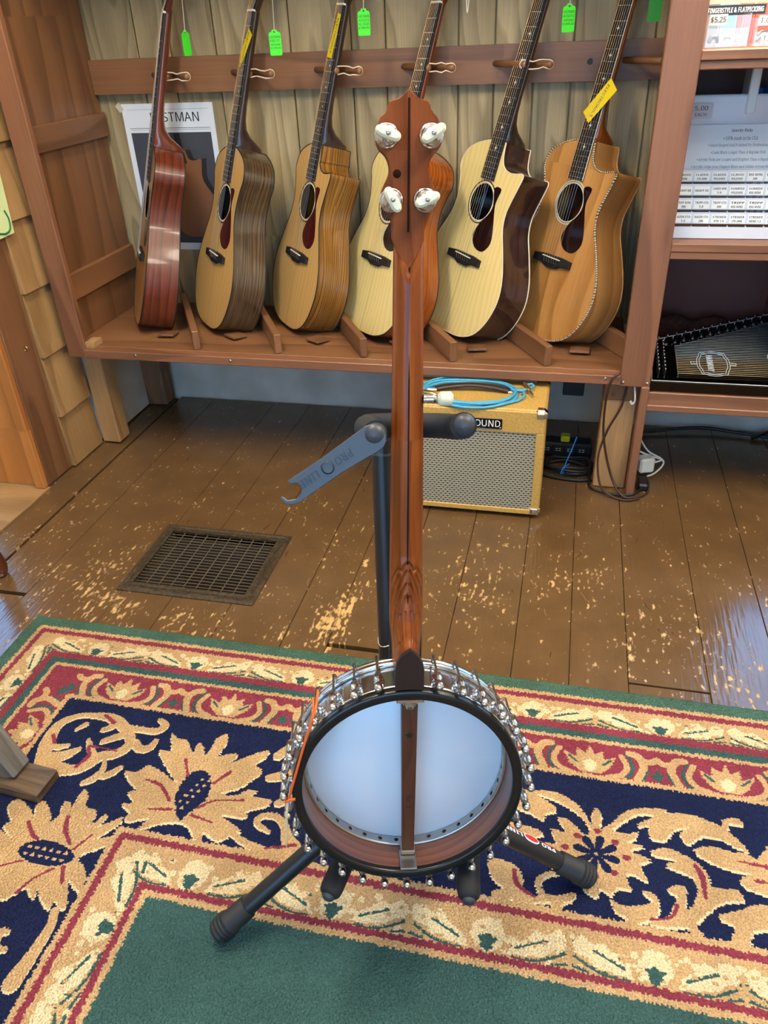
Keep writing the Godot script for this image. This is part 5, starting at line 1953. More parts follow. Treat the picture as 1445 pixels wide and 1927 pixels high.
	tube(st, spline([Vector3(-0.335, 0.334, -1.952), Vector3(-0.30, 0.341, -1.957), Vector3(-0.24, 0.346, -1.964), Vector3(-0.18, 0.343, -1.964), Vector3(-0.135, 0.336, -1.960)], 5), 0.0115, 10, false, 0.55)
	obj("handle", st, M.leather, t)
	st = mb()
	bx(st, Vector3(-0.352, 0.334, -1.948), Vector3(0.045, 0.008, 0.016), 0.002)
	bx(st, Vector3(-0.118, 0.334, -1.958), Vector3(0.040, 0.008, 0.016), 0.002)
	obj("handle_bracket", st, M.chrome, t)
	# coiled cable lying on top
	var c = thing("instrument_cable", "coiled light blue instrument cable lying on top of the amplifier", "cable")
	var pts := []
	var turns := 5
	for k in turns * 26:
		var a := TAU * k / 26.0
		var lap := k / 26.0
		var rx := 0.127 + 0.009 * sin(lap * 2.1) + 0.003 * sin(a * 2.0 + lap)
		var rz := 0.078 + 0.010 * cos(lap * 1.7)
		pts.append(Vector3(-0.238 + 0.010 * sin(lap * 1.3) + rx * cos(a), 0.3345 + 0.0018 * lap + 0.002 * sin(a * 3.0 + lap * 2.0), -1.935 + rz * sin(a) + 0.004 * sin(lap * 3.0)))
	pts.append_array([Vector3(-0.10, 0.343, -1.95), Vector3(-0.080, 0.342, -1.97), Vector3(-0.070, 0.341, -1.99), Vector3(-0.076, 0.340, -2.005), Vector3(-0.092, 0.339, -2.000)])
	st = mb()
	tube(st, pts, 0.0036, 8)
	obj("cable", st, M.cable_blue, c)
	for q in [[Vector3(-0.098, 0.346, -1.992), Vector3(-0.0685, 0.338, -1.935)], [Vector3(-0.36, 0.347, -1.90), Vector3(-0.31, 0.344, -1.885)]]:
		var a: Vector3 = q[0]
		var d: Vector3 = (q[1] - a).normalized()
		st = mb()
		tube(st, [a, a + d * 0.004, a + d * 0.036, a + d * 0.040], [0.004, 0.0065, 0.0062, 0.0045], 12)
		var pl = obj("plug", st, M.gold, c)
		st = mb()
		tube(st, [a + d * 0.040, a + d * 0.060, a + d * 0.062, a + d * 0.066], [0.0031, 0.0031, 0.0022, 0.003], 10)
		obj("plug_tip", st, M.nickel, pl)

# ---------------------------------------------------------------- floor register
func build_vent():
	var t = thing("floor_register", "old rusty iron floor register with an open grid of bars", "vent")
	var x0 := -1.060
	var x1 := -0.688
	var z0 := -1.650
	var z1 := -1.348
	var fw := 0.032
	# four mitred frame sides with a raised inner lip
	for s in [[Vector3(x0, 0, z0), Vector3(x1, 0, z0), Vector3(0, 0, 1)], [Vector3(x1, 0, z0), Vector3(x1, 0, z1), Vector3(-1, 0, 0)], [Vector3(x1, 0, z1), Vector3(x0, 0, z1), Vector3(0, 0, -1)], [Vector3(x0, 0, z1), Vector3(x0, 0, z0), Vector3(1, 0, 0)]]:
		var a: Vector3 = s[0]
		var b: Vector3 = s[1]
		var nn: Vector3 = s[2]
		var d := (b - a).normalized()
		var st = mb()
		var prof := [[0.0, 0.0], [0.0, 0.003], [0.005, 0.0075], [0.011, 0.0078], [0.014, 0.0045], [0.024, 0.0040], [0.027, 0.0070], [fw, 0.0070], [fw, -0.02]]
		st.set_smooth_group(-1)
		for i in prof.size() - 1:
			var p = prof[i]
			var q = prof[i + 1]
			quad(st, a + (nn + d) * p[0] + Vector3.UP * p[1], a + (nn + d) * q[0] + Vector3.UP * q[1], b + (nn - d) * q[0] + Vector3.UP * q[1], b + (nn - d) * p[0] + Vector3.UP * p[1])
		# cast scrolls in the sunk band of the frame
		var l := a.distance_to(b)
		var k := 0.03
		while k < l - 0.03:
			var pts := []
			for j in 9:
				var an := TAU * j / 8.0 * 0.8 + k * 40.0
				pts.append(a + d * (k + 0.006 * cos(an) * (1.0 - j * 0.06)) + nn * (0.019 + 0.0045 * sin(an) * (1.0 - j * 0.06)) + Vector3.UP * 0.0048)
			tube(st, pts, 0.0011, 5)
			k += 0.0125
		obj("frame_side", st, M.iron, t)
	var nx := 9
	for i in range(1, nx):
		var st = mb()
		var x := lerpf(x0 + fw, x1 - fw, float(i) / nx)
		bx(st, Vector3(x, 0.001, (z0 + z1) / 2), Vector3(0.0018, 0.003, z1 - z0 - 2 * fw), 0.0006)
		obj("cross_bar", st, M.bar_iron, t)
	for j in range(1, 19):
		var st = mb()
		var z := lerpf(z0 + fw, z1 - fw, j / 19.0)
		bx(st, Vector3((x0 + x1) / 2, 0.002, z), Vector3(x1 - x0 - 2 * fw, 0.003, 0.0014), 0.0005)
		obj("grid_bar", st, M.bar_iron, t)
	# sheet metal duct going down below the floor
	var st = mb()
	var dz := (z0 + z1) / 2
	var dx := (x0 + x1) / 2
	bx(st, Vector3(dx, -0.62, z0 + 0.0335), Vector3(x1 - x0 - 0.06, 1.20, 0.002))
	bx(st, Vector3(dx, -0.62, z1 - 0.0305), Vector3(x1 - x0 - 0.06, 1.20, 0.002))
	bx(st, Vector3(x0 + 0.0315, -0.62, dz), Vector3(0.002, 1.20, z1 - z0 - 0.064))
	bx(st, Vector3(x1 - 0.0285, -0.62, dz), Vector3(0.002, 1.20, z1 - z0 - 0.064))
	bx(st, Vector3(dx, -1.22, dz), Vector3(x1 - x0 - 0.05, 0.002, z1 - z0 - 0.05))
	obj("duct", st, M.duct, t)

# ---------------------------------------------------------------- poster
func build_poster():
	var t = thing("poster", "white and grey EASTMAN guitar poster pinned to the plank wall", "poster")
	t.transform = Transform3D(Basis(Vector3(0, 0, 1), 0.0), Vector3(-1.278, 0.783, -2.4945))
	var st = mb()
	bx(st, Vector3.ZERO, Vector3(0.312, 0.446, 0.0006))
	obj("sheet", st, M.paper, t)
	st = mb()
	bx(st, Vector3(0, -0.030, 0.0006), Vector3(0.276, 0.34, 0.0006))
	obj("picture_ground", st, plain(rgb(62, 66, 76), 0.6), t)
	st = mb()
	bx(st, Vector3(0, 0.153, 0.0005), Vector3(0.276, 0.0012, 0.0005))
	bx(st, Vector3(0, 0.148, 0.0005), Vector3(0.276, 0.0006, 0.0005))
	bx(st, Vector3(0, 0.206, 0.0005), Vector3(0.276, 0.0005, 0.0005))
	obj("ruled_line", st, M.ink, t)
	lettering("EASTMAN", 0.026, Transform3D(Basis(), Vector3(0.022, 0.184, 0.0004)), M.ink, t, "lettering", 0.165)
	# the guitar printed on the sheet
	var ol := outline(true, 0.9)
	var xf := Transform3D(Basis(Vector3(0, 0, 1), 0.12) * Basis.from_scale(Vector3(0.5, 0.5, 1)), Vector3(0.055, -0.17, 0.001))
	st = mb()
	var sh := []
	for p in ol:
		sh.append(p + Vector2(0.035, 0.0))
	prism(st, sh, 0.0, 0.0004, xf)
	obj("printed_guitar_side", st, plain(rgb(34, 34, 40), 0.6), t)
	st = mb()
	prism(st, ol, 0.0004, 0.0008, xf)
	obj("printed_guitar_body", st, plain(rgb(128, 86, 58), 0.6), t)
	st = mb()
	prism(st, v2([-0.024, 0.44, 0.024, 0.44, 0.02, 0.62, -0.02, 0.62]), 0.0008, 0.0012, xf)
	obj("printed_guitar_neck", st, M.ink, t)
	st = mb()
	bx(st, Vector3(-0.162, 0.213, 0.0012), Vector3(0.018, 0.024, 0.001), 0.0, Basis(Vector3(0, 0, 1), 0.6))
	obj("tape_piece", st, plain(rgb(196, 190, 170), 0.5), t)

# ---------------------------------------------------------------- goods on the right shelves
func build_right_goods():
	# tiered acrylic display of picks
	var t = thing("pick_display", "clear acrylic tiered display case of guitar picks with printed labels", "display case")
	var ox := 0.245
	var cols := 7
	var cw := 0.0415
	var st = mb()
	# back board and cover
	bx(st, Vector3(ox + 0.16, 0.93, -2.262), Vector3(0.36, 0.16, 0.004), 0.001)
	obj("back_board", st, plain(rgb(224, 218, 226), 0.5), t)
	st = mb()
	bx(st, Vector3(ox + 0.16, 0.865, -2.254), Vector3(0.37, 0.29, 0.004), 0.001)
	bx(st, Vector3(ox + 0.16, 1.010, -2.257), Vector3(0.37, 0.006, 0.012), 0.001)
	bx(st, Vector3(ox - 0.022, 0.80, -2.16), Vector3(0.003, 0.16, 0.19), 0.0)
	obj("acrylic_cover", st, M.acrylic, t)
	var words := [["AZER STD", "1.5"], ["RAZER STD", "2MM"], ["STRIKER", "STD 1.5"], ["STRIKER", "STD 2MM"], ["STRIKER", "MINI 1.5"], ["STRIKER", "MINI 2MM"], ["STRIKER", "MINI 3MM"], ["TRIPP MINI", "2MM"], ["TRIPP STD", "1.5"], ["TRIPP STD", "2MM"], ["TRIPP", "BIG MINI"], ["TRIPP", "BIG MINI"], ["TRIPP", "XL"], ["TRIPP", "XL"], ["HEAVY 50", ""], ["HEAVY 50", ""], ["SUNRISE MINI", "1.5"], ["SUNRISE", "POLISHED"], ["SUNRISE", "BIG MINI"], ["SUNRISE", "STD"], ["SUNRISE", "XL"], ["CLASSIC", "MINI"], ["CLASSIC", "STD 3MM"], ["CLASSIC", "POLISHED"], ["CLASSIC", "POLISHED"], ["BIG MINI", "2MM"], ["BIG MINI", "3MM"], ["BIG MINI", "3MM"]]
	var pick_cols := [rgb(40, 120, 200), rgb(20, 60, 50), rgb(214, 70, 60), rgb(150, 200, 60), rgb(30, 30, 34), rgb(120, 120, 130), rgb(40, 90, 80)]
	st = mb()
	prism(st, spline(v2([0.0, -0.013, 0.007, -0.002, 0.0115, 0.008, 0.006, 0.0125, -0.006, 0.0125, -0.0115, 0.008, -0.007, -0.002]), 2, true), -0.0006, 0.0006)
	var pick := mesh_of(st)
	for row in 5:
		var y := 0.7165 + 0.0265 * row
		var z := -2.075 - 0.034 * row
		var tier = part_root("tier", t)
		st = mb()
		bx(st, Vector3(ox + 0.138, y + 0.001, z - 0.014), Vector3(0.33, 0.002, 0.032))
		bx(st, Vector3(ox + 0.138, y + 0.0135, z + 0.002), Vector3(0.33, 0.027, 0.0016))
		for c in cols + 1:
			bx(st, Vector3(ox - 0.006 + cw * c, y + 0.012, z - 0.014), Vector3(0.0014, 0.024, 0.032))
		obj("tray", st, M.frosted, tier)
		for c in cols:
			var p := Vector3(ox + 0.015 + cw * c, y + 0.012, z + 0.0035)
			if row > 0:
				var wd: Array = words[(row - 1) * 7 + c]
				st = mb()
				bx(st, p, Vector3(0.036, 0.020, 0.0005))
				var lb = obj("label_card", st, M.paper_white, tier)
				lettering(wd[0], 0.0052, Transform3D(Basis(), p + Vector3(0, 0.0045 if wd[1] != "" else 0.0, 0.0002)), M.ink, lb, "lettering", 0.031, true)
				if wd[1] != "":
					lettering(wd[1], 0.0050, Transform3D(Basis(), p + Vector3(0, -0.0048, 0.0002)), M.ink, lb, "lettering", 0.006 * wd[1].length() * 0.55, true)
			if (row * 3 + c * 5) % 7 < 3:
				var o = inst("guitar_pick", pick, plain(pick_cols[(row * 2 + c) % 7], 0.3), null, Transform3D(Basis(Vector3(1, 0, 0), -1.1) * Basis(Vector3(0, 0, 1), c * 1.3), Vector3(p.x, y + 0.0075, z - 0.012)))
				var cn: String = ["blue", "dark green", "red", "lime green", "black", "grey", "teal"][(row * 2 + c) % 7]
				var wl: Array = words[maxi(row - 1, 0) * 7 + c]
				tag(o, "%s guitar pick lying %s the tray labelled %s %s" % [cn, "in" if row > 0 else "in the bottom row below", wl[0], wl[1]], "guitar pick", "picks in the acrylic display")
	# signs on the display
	var s = thing("sign_card", "white printed card headed Gravity Picks on the pick display", "sign")
	var at := Vector3(ox + 0.137, 0.893, -2.2485)
	st = mb()
	bx(st, at, Vector3(0.262, 0.108, 0.0008))
	obj("card", st, M.paper, s)
	var lines := ["Gravity Picks", "• 100% made in the USA", "• Hand-Shaped And Polished By Professionals", "• Lasts Much Longer Than A Regular Pick", "• Acrylic Picks are Louder and Brighter Than a Regular Pick", "• Acrylic Grips your Fingers More and Glides Across the Strings"]
	for i in 6:
		lettering(lines[i], 0.0086, Transform3D(Basis(), at + Vector3(0.0, 0.040 - 0.0165 * i, 0.0003)), M.ink, s, "lettering", [0.048, 0.080, 0.146, 0.128, 0.190, 0.210][i], i == 0, true, "Droid Serif")
	var n = thing("price_note", "small handwritten price note 5.00 each above the printed card", "note")
	st = mb()
	bx(st, Vector3(ox + 0.030, 0.978, -2.2495), Vector3(0.062, 0.034, 0.0006))
	obj("note_paper", st, plain(rgb(214, 208, 214), 0.7), n)
	lettering("5.00", 0.010, Transform3D(Basis(), Vector3(ox + 0.034, 0.984, -2.2492)), M.ink, n, "handwriting", 0.030, false, true)
	lettering("EACH", 0.007, Transform3D(Basis(), Vector3(ox + 0.034, 0.970, -2.2492)), M.ink, n, "handwriting", 0.026, false, true)
	n = thing("price_note", "small price strip reading $5.00 each below the printed card", "note")
	st = mb()
	bx(st, Vector3(ox + 0.115, 0.832, -2.2445), Vector3(0.085, 0.015, 0.0006))
	obj("note_paper", st, M.paper_white, n)
	lettering("5.00 EACH", 0.006, Transform3D(Basis(), Vector3(ox + 0.095, 0.832, -2.2442)), M.ink, n, "lettering", 0.036, true)
	lettering("$5.00", 0.010, Transform3D(Basis(), Vector3(ox + 0.138, 0.832, -2.2442)), M.ink_purple, n, "handwriting", 0.032, false, true)
	# boxes on the upper shelf
	var b = thing("accessory_bin", "clear bin with black FINGERSTYLE & FLATPICKING header on the upper shelf", "bin")
	st = mb()
	bx(st, Vector3(0.305, 1.186, -2.155), Vector3(0.125, 0.020, 0.003), 0.0005)
	obj("header_strip", st, plain(rgb(34, 36, 40), 0.5), b)
	lettering("FINGERSTYLE & FLATPICKING", 0.0095, Transform3D(Basis(), Vector3(0.305, 1.186, -2.1533)), M.paper_white, b, "lettering", 0.115, true, true)
	st = mb()
	for q in [[Vector3(0.285, 1.120, -2.12), Vector3(0.085, 0.003, 0.10)], [Vector3(0.285, 1.137, -2.071), Vector3(0.085, 0.034, 0.003)], [Vector3(0.244, 1.150, -2.12), Vector3(0.003, 0.060, 0.10)], [Vector3(0.326, 1.150, -2.12), Vector3(0.003, 0.060, 0.10)], [Vector3(0.285, 1.150, -2.168), Vector3(0.085, 0.060, 0.003)]]:
		bx(st, q[0], q[1])
	obj("clear_bin", st, M.acrylic, b)
	lettering("$5.25", 0.011, Transform3D(Basis(), Vector3(0.262, 1.170, -2.0688)), M.ink, b, "handwriting", 0.030, false, true)
	st = mb()
	bx(st, Vector3(0.262, 1.170, -2.0705), Vector3(0.036, 0.020, 0.0006))
	obj("price_card", st, M.paper_white, b)
	for q in [[0.262, 0.5, rgb(70, 72, 76), "dark grey"], [0.290, -0.4, rgb(150, 150, 150), "mid grey"], [0.306, 0.9, rgb(206, 206, 204), "pale grey"], [0.277, 1.5, rgb(226, 222, 210), "cream"]]:
		st = mb()
		tube(st, [Vector3(-0.012, 0, 0), Vector3(-0.006, 0.010, 0), Vector3(0.006, 0.010, 0), Vector3(0.012, 0, 0)], 0.0045, 8)
		var o = inst("finger_pick", mesh_of(st), plain(q[2], 0.35), null, Transform3D(Basis(Vector3(0, 1, 0), q[1]), Vector3(q[0], 1.127, -2.10)))
		tag(o, "small curved %s finger pick lying in the clear bin on the upper shelf" % q[3], "finger pick", "finger picks in the clear bin")
	b = thing("accessory_bin", "clear bin with white 1.00 price cards and striped picks on the upper shelf", "bin")
	st = mb()
	for q in [[Vector3(0.378, 1.120, -2.12), Vector3(0.075, 0.003, 0.10)], [Vector3(0.378, 1.132, -2.071), Vector3(0.075, 0.026, 0.003)], [Vector3(0.342, 1.145, -2.12), Vector3(0.003, 0.050, 0.10)], [Vector3(0.414, 1.145, -2.12), Vector3(0.003, 0.050, 0.10)]]:
		bx(st, q[0], q[1])
	obj("clear_bin", st, M.acrylic, b)
	for q in [Vector3(0.364, 1.165, -2.095), Vector3(0.371, 1.133, -2.0685)]:
		st = mb()
		bx(st, q, Vector3(0.034, 0.019, 0.0006))
		var pc = obj("price_card", st, M.paper_white, b)
		lettering("1.00", 0.010, Transform3D(Basis(), q + Vector3(0, 0, 0.0004)), M.ink, pc, "handwriting", 0.026, false, true)
	for k in 4:
		st = mb()
		tube(st, [Vector3(-0.013, 0, 0), Vector3(-0.006, 0.006, 0), Vector3(0.006, 0.006, 0), Vector3(0.013, 0, 0)], 0.0035, 8)
		var o = inst("thumb_pick", mesh_of(st), plain([rgb(40, 40, 44), rgb(214, 212, 206), rgb(46, 46, 50), rgb(224, 180, 60)][k], 0.35), null, Transform3D(Basis(Vector3(0, 1, 0), 0.2 * k), Vector3(0.360 + 0.012 * (k / 3) * 2.0, 1.126 + 0.006 * (k % 3), -2.09)))
		tag(o, "small curved %s thumb pick in the bin with white price cards" % ["black, lowest", "white", "black, topmost", "yellow"][k], "thumb pick", "thumb picks in the second bin")
	# cards of coloured goods behind the header
	for k in 4:
		st = mb()
		bx(st, Vector3.ZERO, Vector3(0.034, 0.08, 0.012), 0.002)
		var o = inst("string_packet", mesh_of(st), plain([rgb(36, 36, 44), rgb(60, 110, 150), rgb(150, 40, 40), rgb(206, 60, 50)][k], 0.4), null, Transform3D(Basis(Vector3(1, 0, 0), -0.15), Vector3(0.262 + 0.037 * k, 1.1575, -2.20 - 0.004 * k)))
		tag(o, ["black packet standing behind the FINGERSTYLE & FLATPICKING header", "blue packet standing behind the FINGERSTYLE & FLATPICKING header", "dark red packet standing behind the FINGERSTYLE & FLATPICKING header", "bright red packet standing behind the FINGERSTYLE & FLATPICKING header"][k], "packet", "packets behind the header")
	# blue bag and white card below the upper shelf
	st = mb()
	bx(st, Vector3(0.392, 1.035, -2.30), Vector3(0.022, 0.13, 0.10), 0.003)
	var wc = obj("white_box", st, M.paper_white, null)
	wc.position.y = -0.0005
	tag(wc, "narrow white box standing behind the pick display beside the blue sleeve", "box")
	var bg = thing("blue_sleeve", "dark blue and light blue pleated sleeve standing behind the pick display", "sleeve")
	st = mb()
	for k in 7:
		bx(st, Vector3(0.420 + 0.014 * k, 0.870, -2.30 + 0.006 * (k % 2)), Vector3(0.012, 0.31, 0.05), 0.003, Basis(Vector3(0, 1, 0), 0.4 * (1 if k % 2 else -1)))
	obj("pleats", st, plain(rgb(34, 66, 128), 0.35), bg)
	st = mb()
	for k in 4:
		bx(st, Vector3(0.446 + 0.020 * k, 0.885, -2.265), Vector3(0.007, 0.30, 0.012), 0.002, Basis(Vector3(0, 0, 1), -0.10 - 0.04 * k))
	obj("pale_folds", st, plain(rgb(110, 170, 214), 0.3), bg)

# ---------------------------------------------------------------- autoharp
func build_autoharp():
	var fur = thing("fur_cloth", "dark brown plush cloth lying behind the autoharp", "cloth")
	var st = mb()
	var rings := []
	for i in 15:
		var x := 0.245 + 0.023 * i
		var ring := PackedVector3Array()
		for k in 9:
			var f := k / 8.0
			ring.append(Vector3(x, 0.335 + 0.075 * sin(PI * f) + 0.012 * sin(i * 1.3 + k), -2.44 + 0.09 * f))
		rings.append(ring)
	st.set_smooth_group(0)
	for i in 14:
		for k in 8:
			quad(st, rings[i][k], rings[i][k + 1], rings[i + 1][k + 1], rings[i + 1][k])
	var fm := plain(Color.WHITE, 0.95)
	fm.albedo_texture = mottled(rgb(40, 18, 12), rgb(104, 52, 34), 301, 0.06)
	fm.uv1_triplanar = true
	fm.uv1_scale = Vector3(7, 7, 7)
	obj("plush", st, fm, fur)
	var t = thing("autoharp", "black autoharp with white edge line, tuning pins and bronze strings on the shelf", "autoharp")
	# lies on the lower shelf, far edge propped up; local x right, y back, z up out of the face
	t.transform = Transform3D(Basis(Vector3(1, 0, 0), deg_to_rad(-90.0 + 9.0)), Vector3(0.232, 0.3585, -2.022))
	var poly := v2([0.0, 0.0, 0.50, 0.0, 0.50, 0.30, 0.43, 0.40, 0.385, 0.415, 0.345, 0.405, 0.012, 0.225])
	st = mb()
	prism(st, poly, -0.030, 0.0, Transform3D(), 0.002)
	obj("body", st, M.gloss_black, t)
	st = mb()
	var ins := inset(ccw(PackedVector2Array(poly)), 0.006)
	var line := []
	for p in ins:
		line.append(Vector3(p.x, p.y, 0.0004))
	tube(st, line, 0.0011, 5, true)
	obj("edge_line", st, M.paper_white, t)
	# pins in two rows along the slanted and the short side
	st = mb()
	lathe(st, [[0.0, 0.0], [0.0024, 0.0], [0.0024, 0.014], [0.0018, 0.0155], [0.0, 0.0155]], 8, Transform3D(Basis(Vector3(1, 0, 0), PI / 2), Vector3.ZERO))
	var pin := mesh_of(st)
	st = mb()
	lathe(st, [[0.0, 0.0], [0.0042, 0.0], [0.0038, 0.0020], [0.0, 0.0026]], 10, Transform3D(Basis(Vector3(1, 0, 0), PI / 2), Vector3.ZERO))
	var post := mesh_of(st)
	var a := Vector2(0.030, 0.215)
	var b := Vector2(0.352, 0.389)
	for k in 14:
		var p := a.lerp(b, k / 13.0)
		inst("tuning_pin", pin, M.nickel, t, Transform3D(Basis(), Vector3(p.x, p.y, 0)))
		inst("tuning_pin", pin, M.nickel, t, Transform3D(Basis(), Vector3(p.x + 0.014, p.y - 0.008, 0)))
		inst("pin_post", post, M.nickel_dull, t, Transform3D(Basis(), Vector3(p.x + 0.020, p.y - 0.017, 0)))
	for k in 9:
		for c in 2:
			inst("tuning_pin", pin, M.nickel, t, Transform3D(Basis(), Vector3(0.024 + 0.016 * c, 0.045 + 0.019 * k, 0)))
	st = mb()
	tube(st, [Vector3(0.072, 0.034, 0.004), Vector3(0.072, 0.186, 0.004)], 0.0018, 6)
	tube(st, [Vector3(0.072, 0.186, 0.004), Vector3(0.385, 0.366, 0.004)], 0.0016, 6)
	obj("string_bar", st, M.nickel, t)
	for k in 36:
		var y := 0.038 + 0.0092 * k
		var x := 0.072 if y < 0.186 else 0.072 + (y - 0.186) * (0.313 / 0.18)
		if x > 0.47:
			break
		st = mb()
		tube(st, [Vector3(x, y, 0.0058), Vector3(0.495, y + 0.003, 0.0058)], 0.00042, 5)
		obj("string", st, M.bronze if k < 9 else M.steel_string, t)
	# ornate white emblem printed on the face
	var em = part_root("printed_emblem", t)
	var line_mat := plain(rgb(190, 205, 226), 0.5)
	for s in [[0.040, 0.062], [0.034, 0.054]]:
		st = mb()
		var pts := []
		for k in 40:
			var an := TAU * k / 40.0
			var e: float = pow(absf(cos(an)), 0.55) * signf(cos(an))
			var f: float = pow(absf(sin(an)), 0.55) * signf(sin(an))
			pts.append(Vector3(0.168 + s[0] * e * (1.0 + 0.06 * cos(an * 6.0)), 0.105 + s[1] * f * (1.0 + 0.05 * cos(an * 8.0)), 0.0005))
		tube(st, pts, 0.0008, 4, true)
		obj("scroll_border", st, line_mat, em)
	for s in [-1.0, 1.0]:
		st = mb()
		var pts := []
		for k in 16:
			var an := TAU * k / 16.0
			pts.append(Vector3(0.168 + s * (0.050 + 0.008 * cos(an)), 0.105 + 0.010 * sin(an) * (1.0 + 0.5 * cos(an * 2.0)), 0.0005))
		tube(st, pts, 0.0008, 4, true)
		obj("scroll_border", st, line_mat, em)
	lettering("HARMONY", 0.016, Transform3D(Basis(Vector3(0, 0, 1), -PI / 2), Vector3(0.160, 0.105, 0.0003)), line_mat, em, "lettering", 0.085, true)
	st = mb()
	var ring := []
	for k in 28:
		ring.append(Vector3(0.345 + 0.034 * cos(TAU * k / 28.0), 0.150 + 0.034 * sin(TAU * k / 28.0), 0.0005))
	tube(st, ring, 0.0016, 5, true)
	obj("rosette_ring", st, line_mat, t)

# ---------------------------------------------------------------- small things
func hang_tag(label: String, at: Vector3, turn: float, mat, words: Array, top: Vector3):
	var t = thing("hang_tag", label, "price tag", "hang tags on the guitars")
	t.transform = Transform3D(Basis(Vector3(0, 1, 0), turn), at)
	var st = mb()
	prism(st, v2([-0.016, -0.030, -0.014, -0.032, 0.014, -0.032, 0.016, -0.030, 0.016, 0.018, 0.013, 0.022, 0.008, 0.023, 0.006, 0.028, -0.006, 0.028, -0.008, 0.023, -0.013, 0.022, -0.016, 0.018]), -0.0003, 0.0003)
	obj("card", st, mat, t)
	st = mb()
	lathe(st, [[0.0, 0.0], [0.0022, 0.0], [0.0022, 0.0003], [0.0, 0.0003]], 10, Transform3D(Basis(Vector3(1, 0, 0), PI / 2), Vector3(0, 0.023, 0.0003)))
	obj("eyelet", st, M.ink, t)
	var inv = t.transform.affine_inverse()
	st = mb()
	tube(st, spline([Vector3(0, 0.023, 0.001), Vector3(0.001, 0.04, 0.001), inv * (at.lerp(top, 0.5) + Vector3(0.002, 0, 0)), inv * top], 5), 0.0007, 5)
	obj("string", st, M.cotton, t)
	for i in words.size():
		lettering(words[i], 0.0056, Transform3D(Basis(), Vector3(0.0, 0.011 - 0.0085 * i, 0.0003)), M.ink, t, "handwriting", minf(0.028, 0.0042 * words[i].length()), false, true)

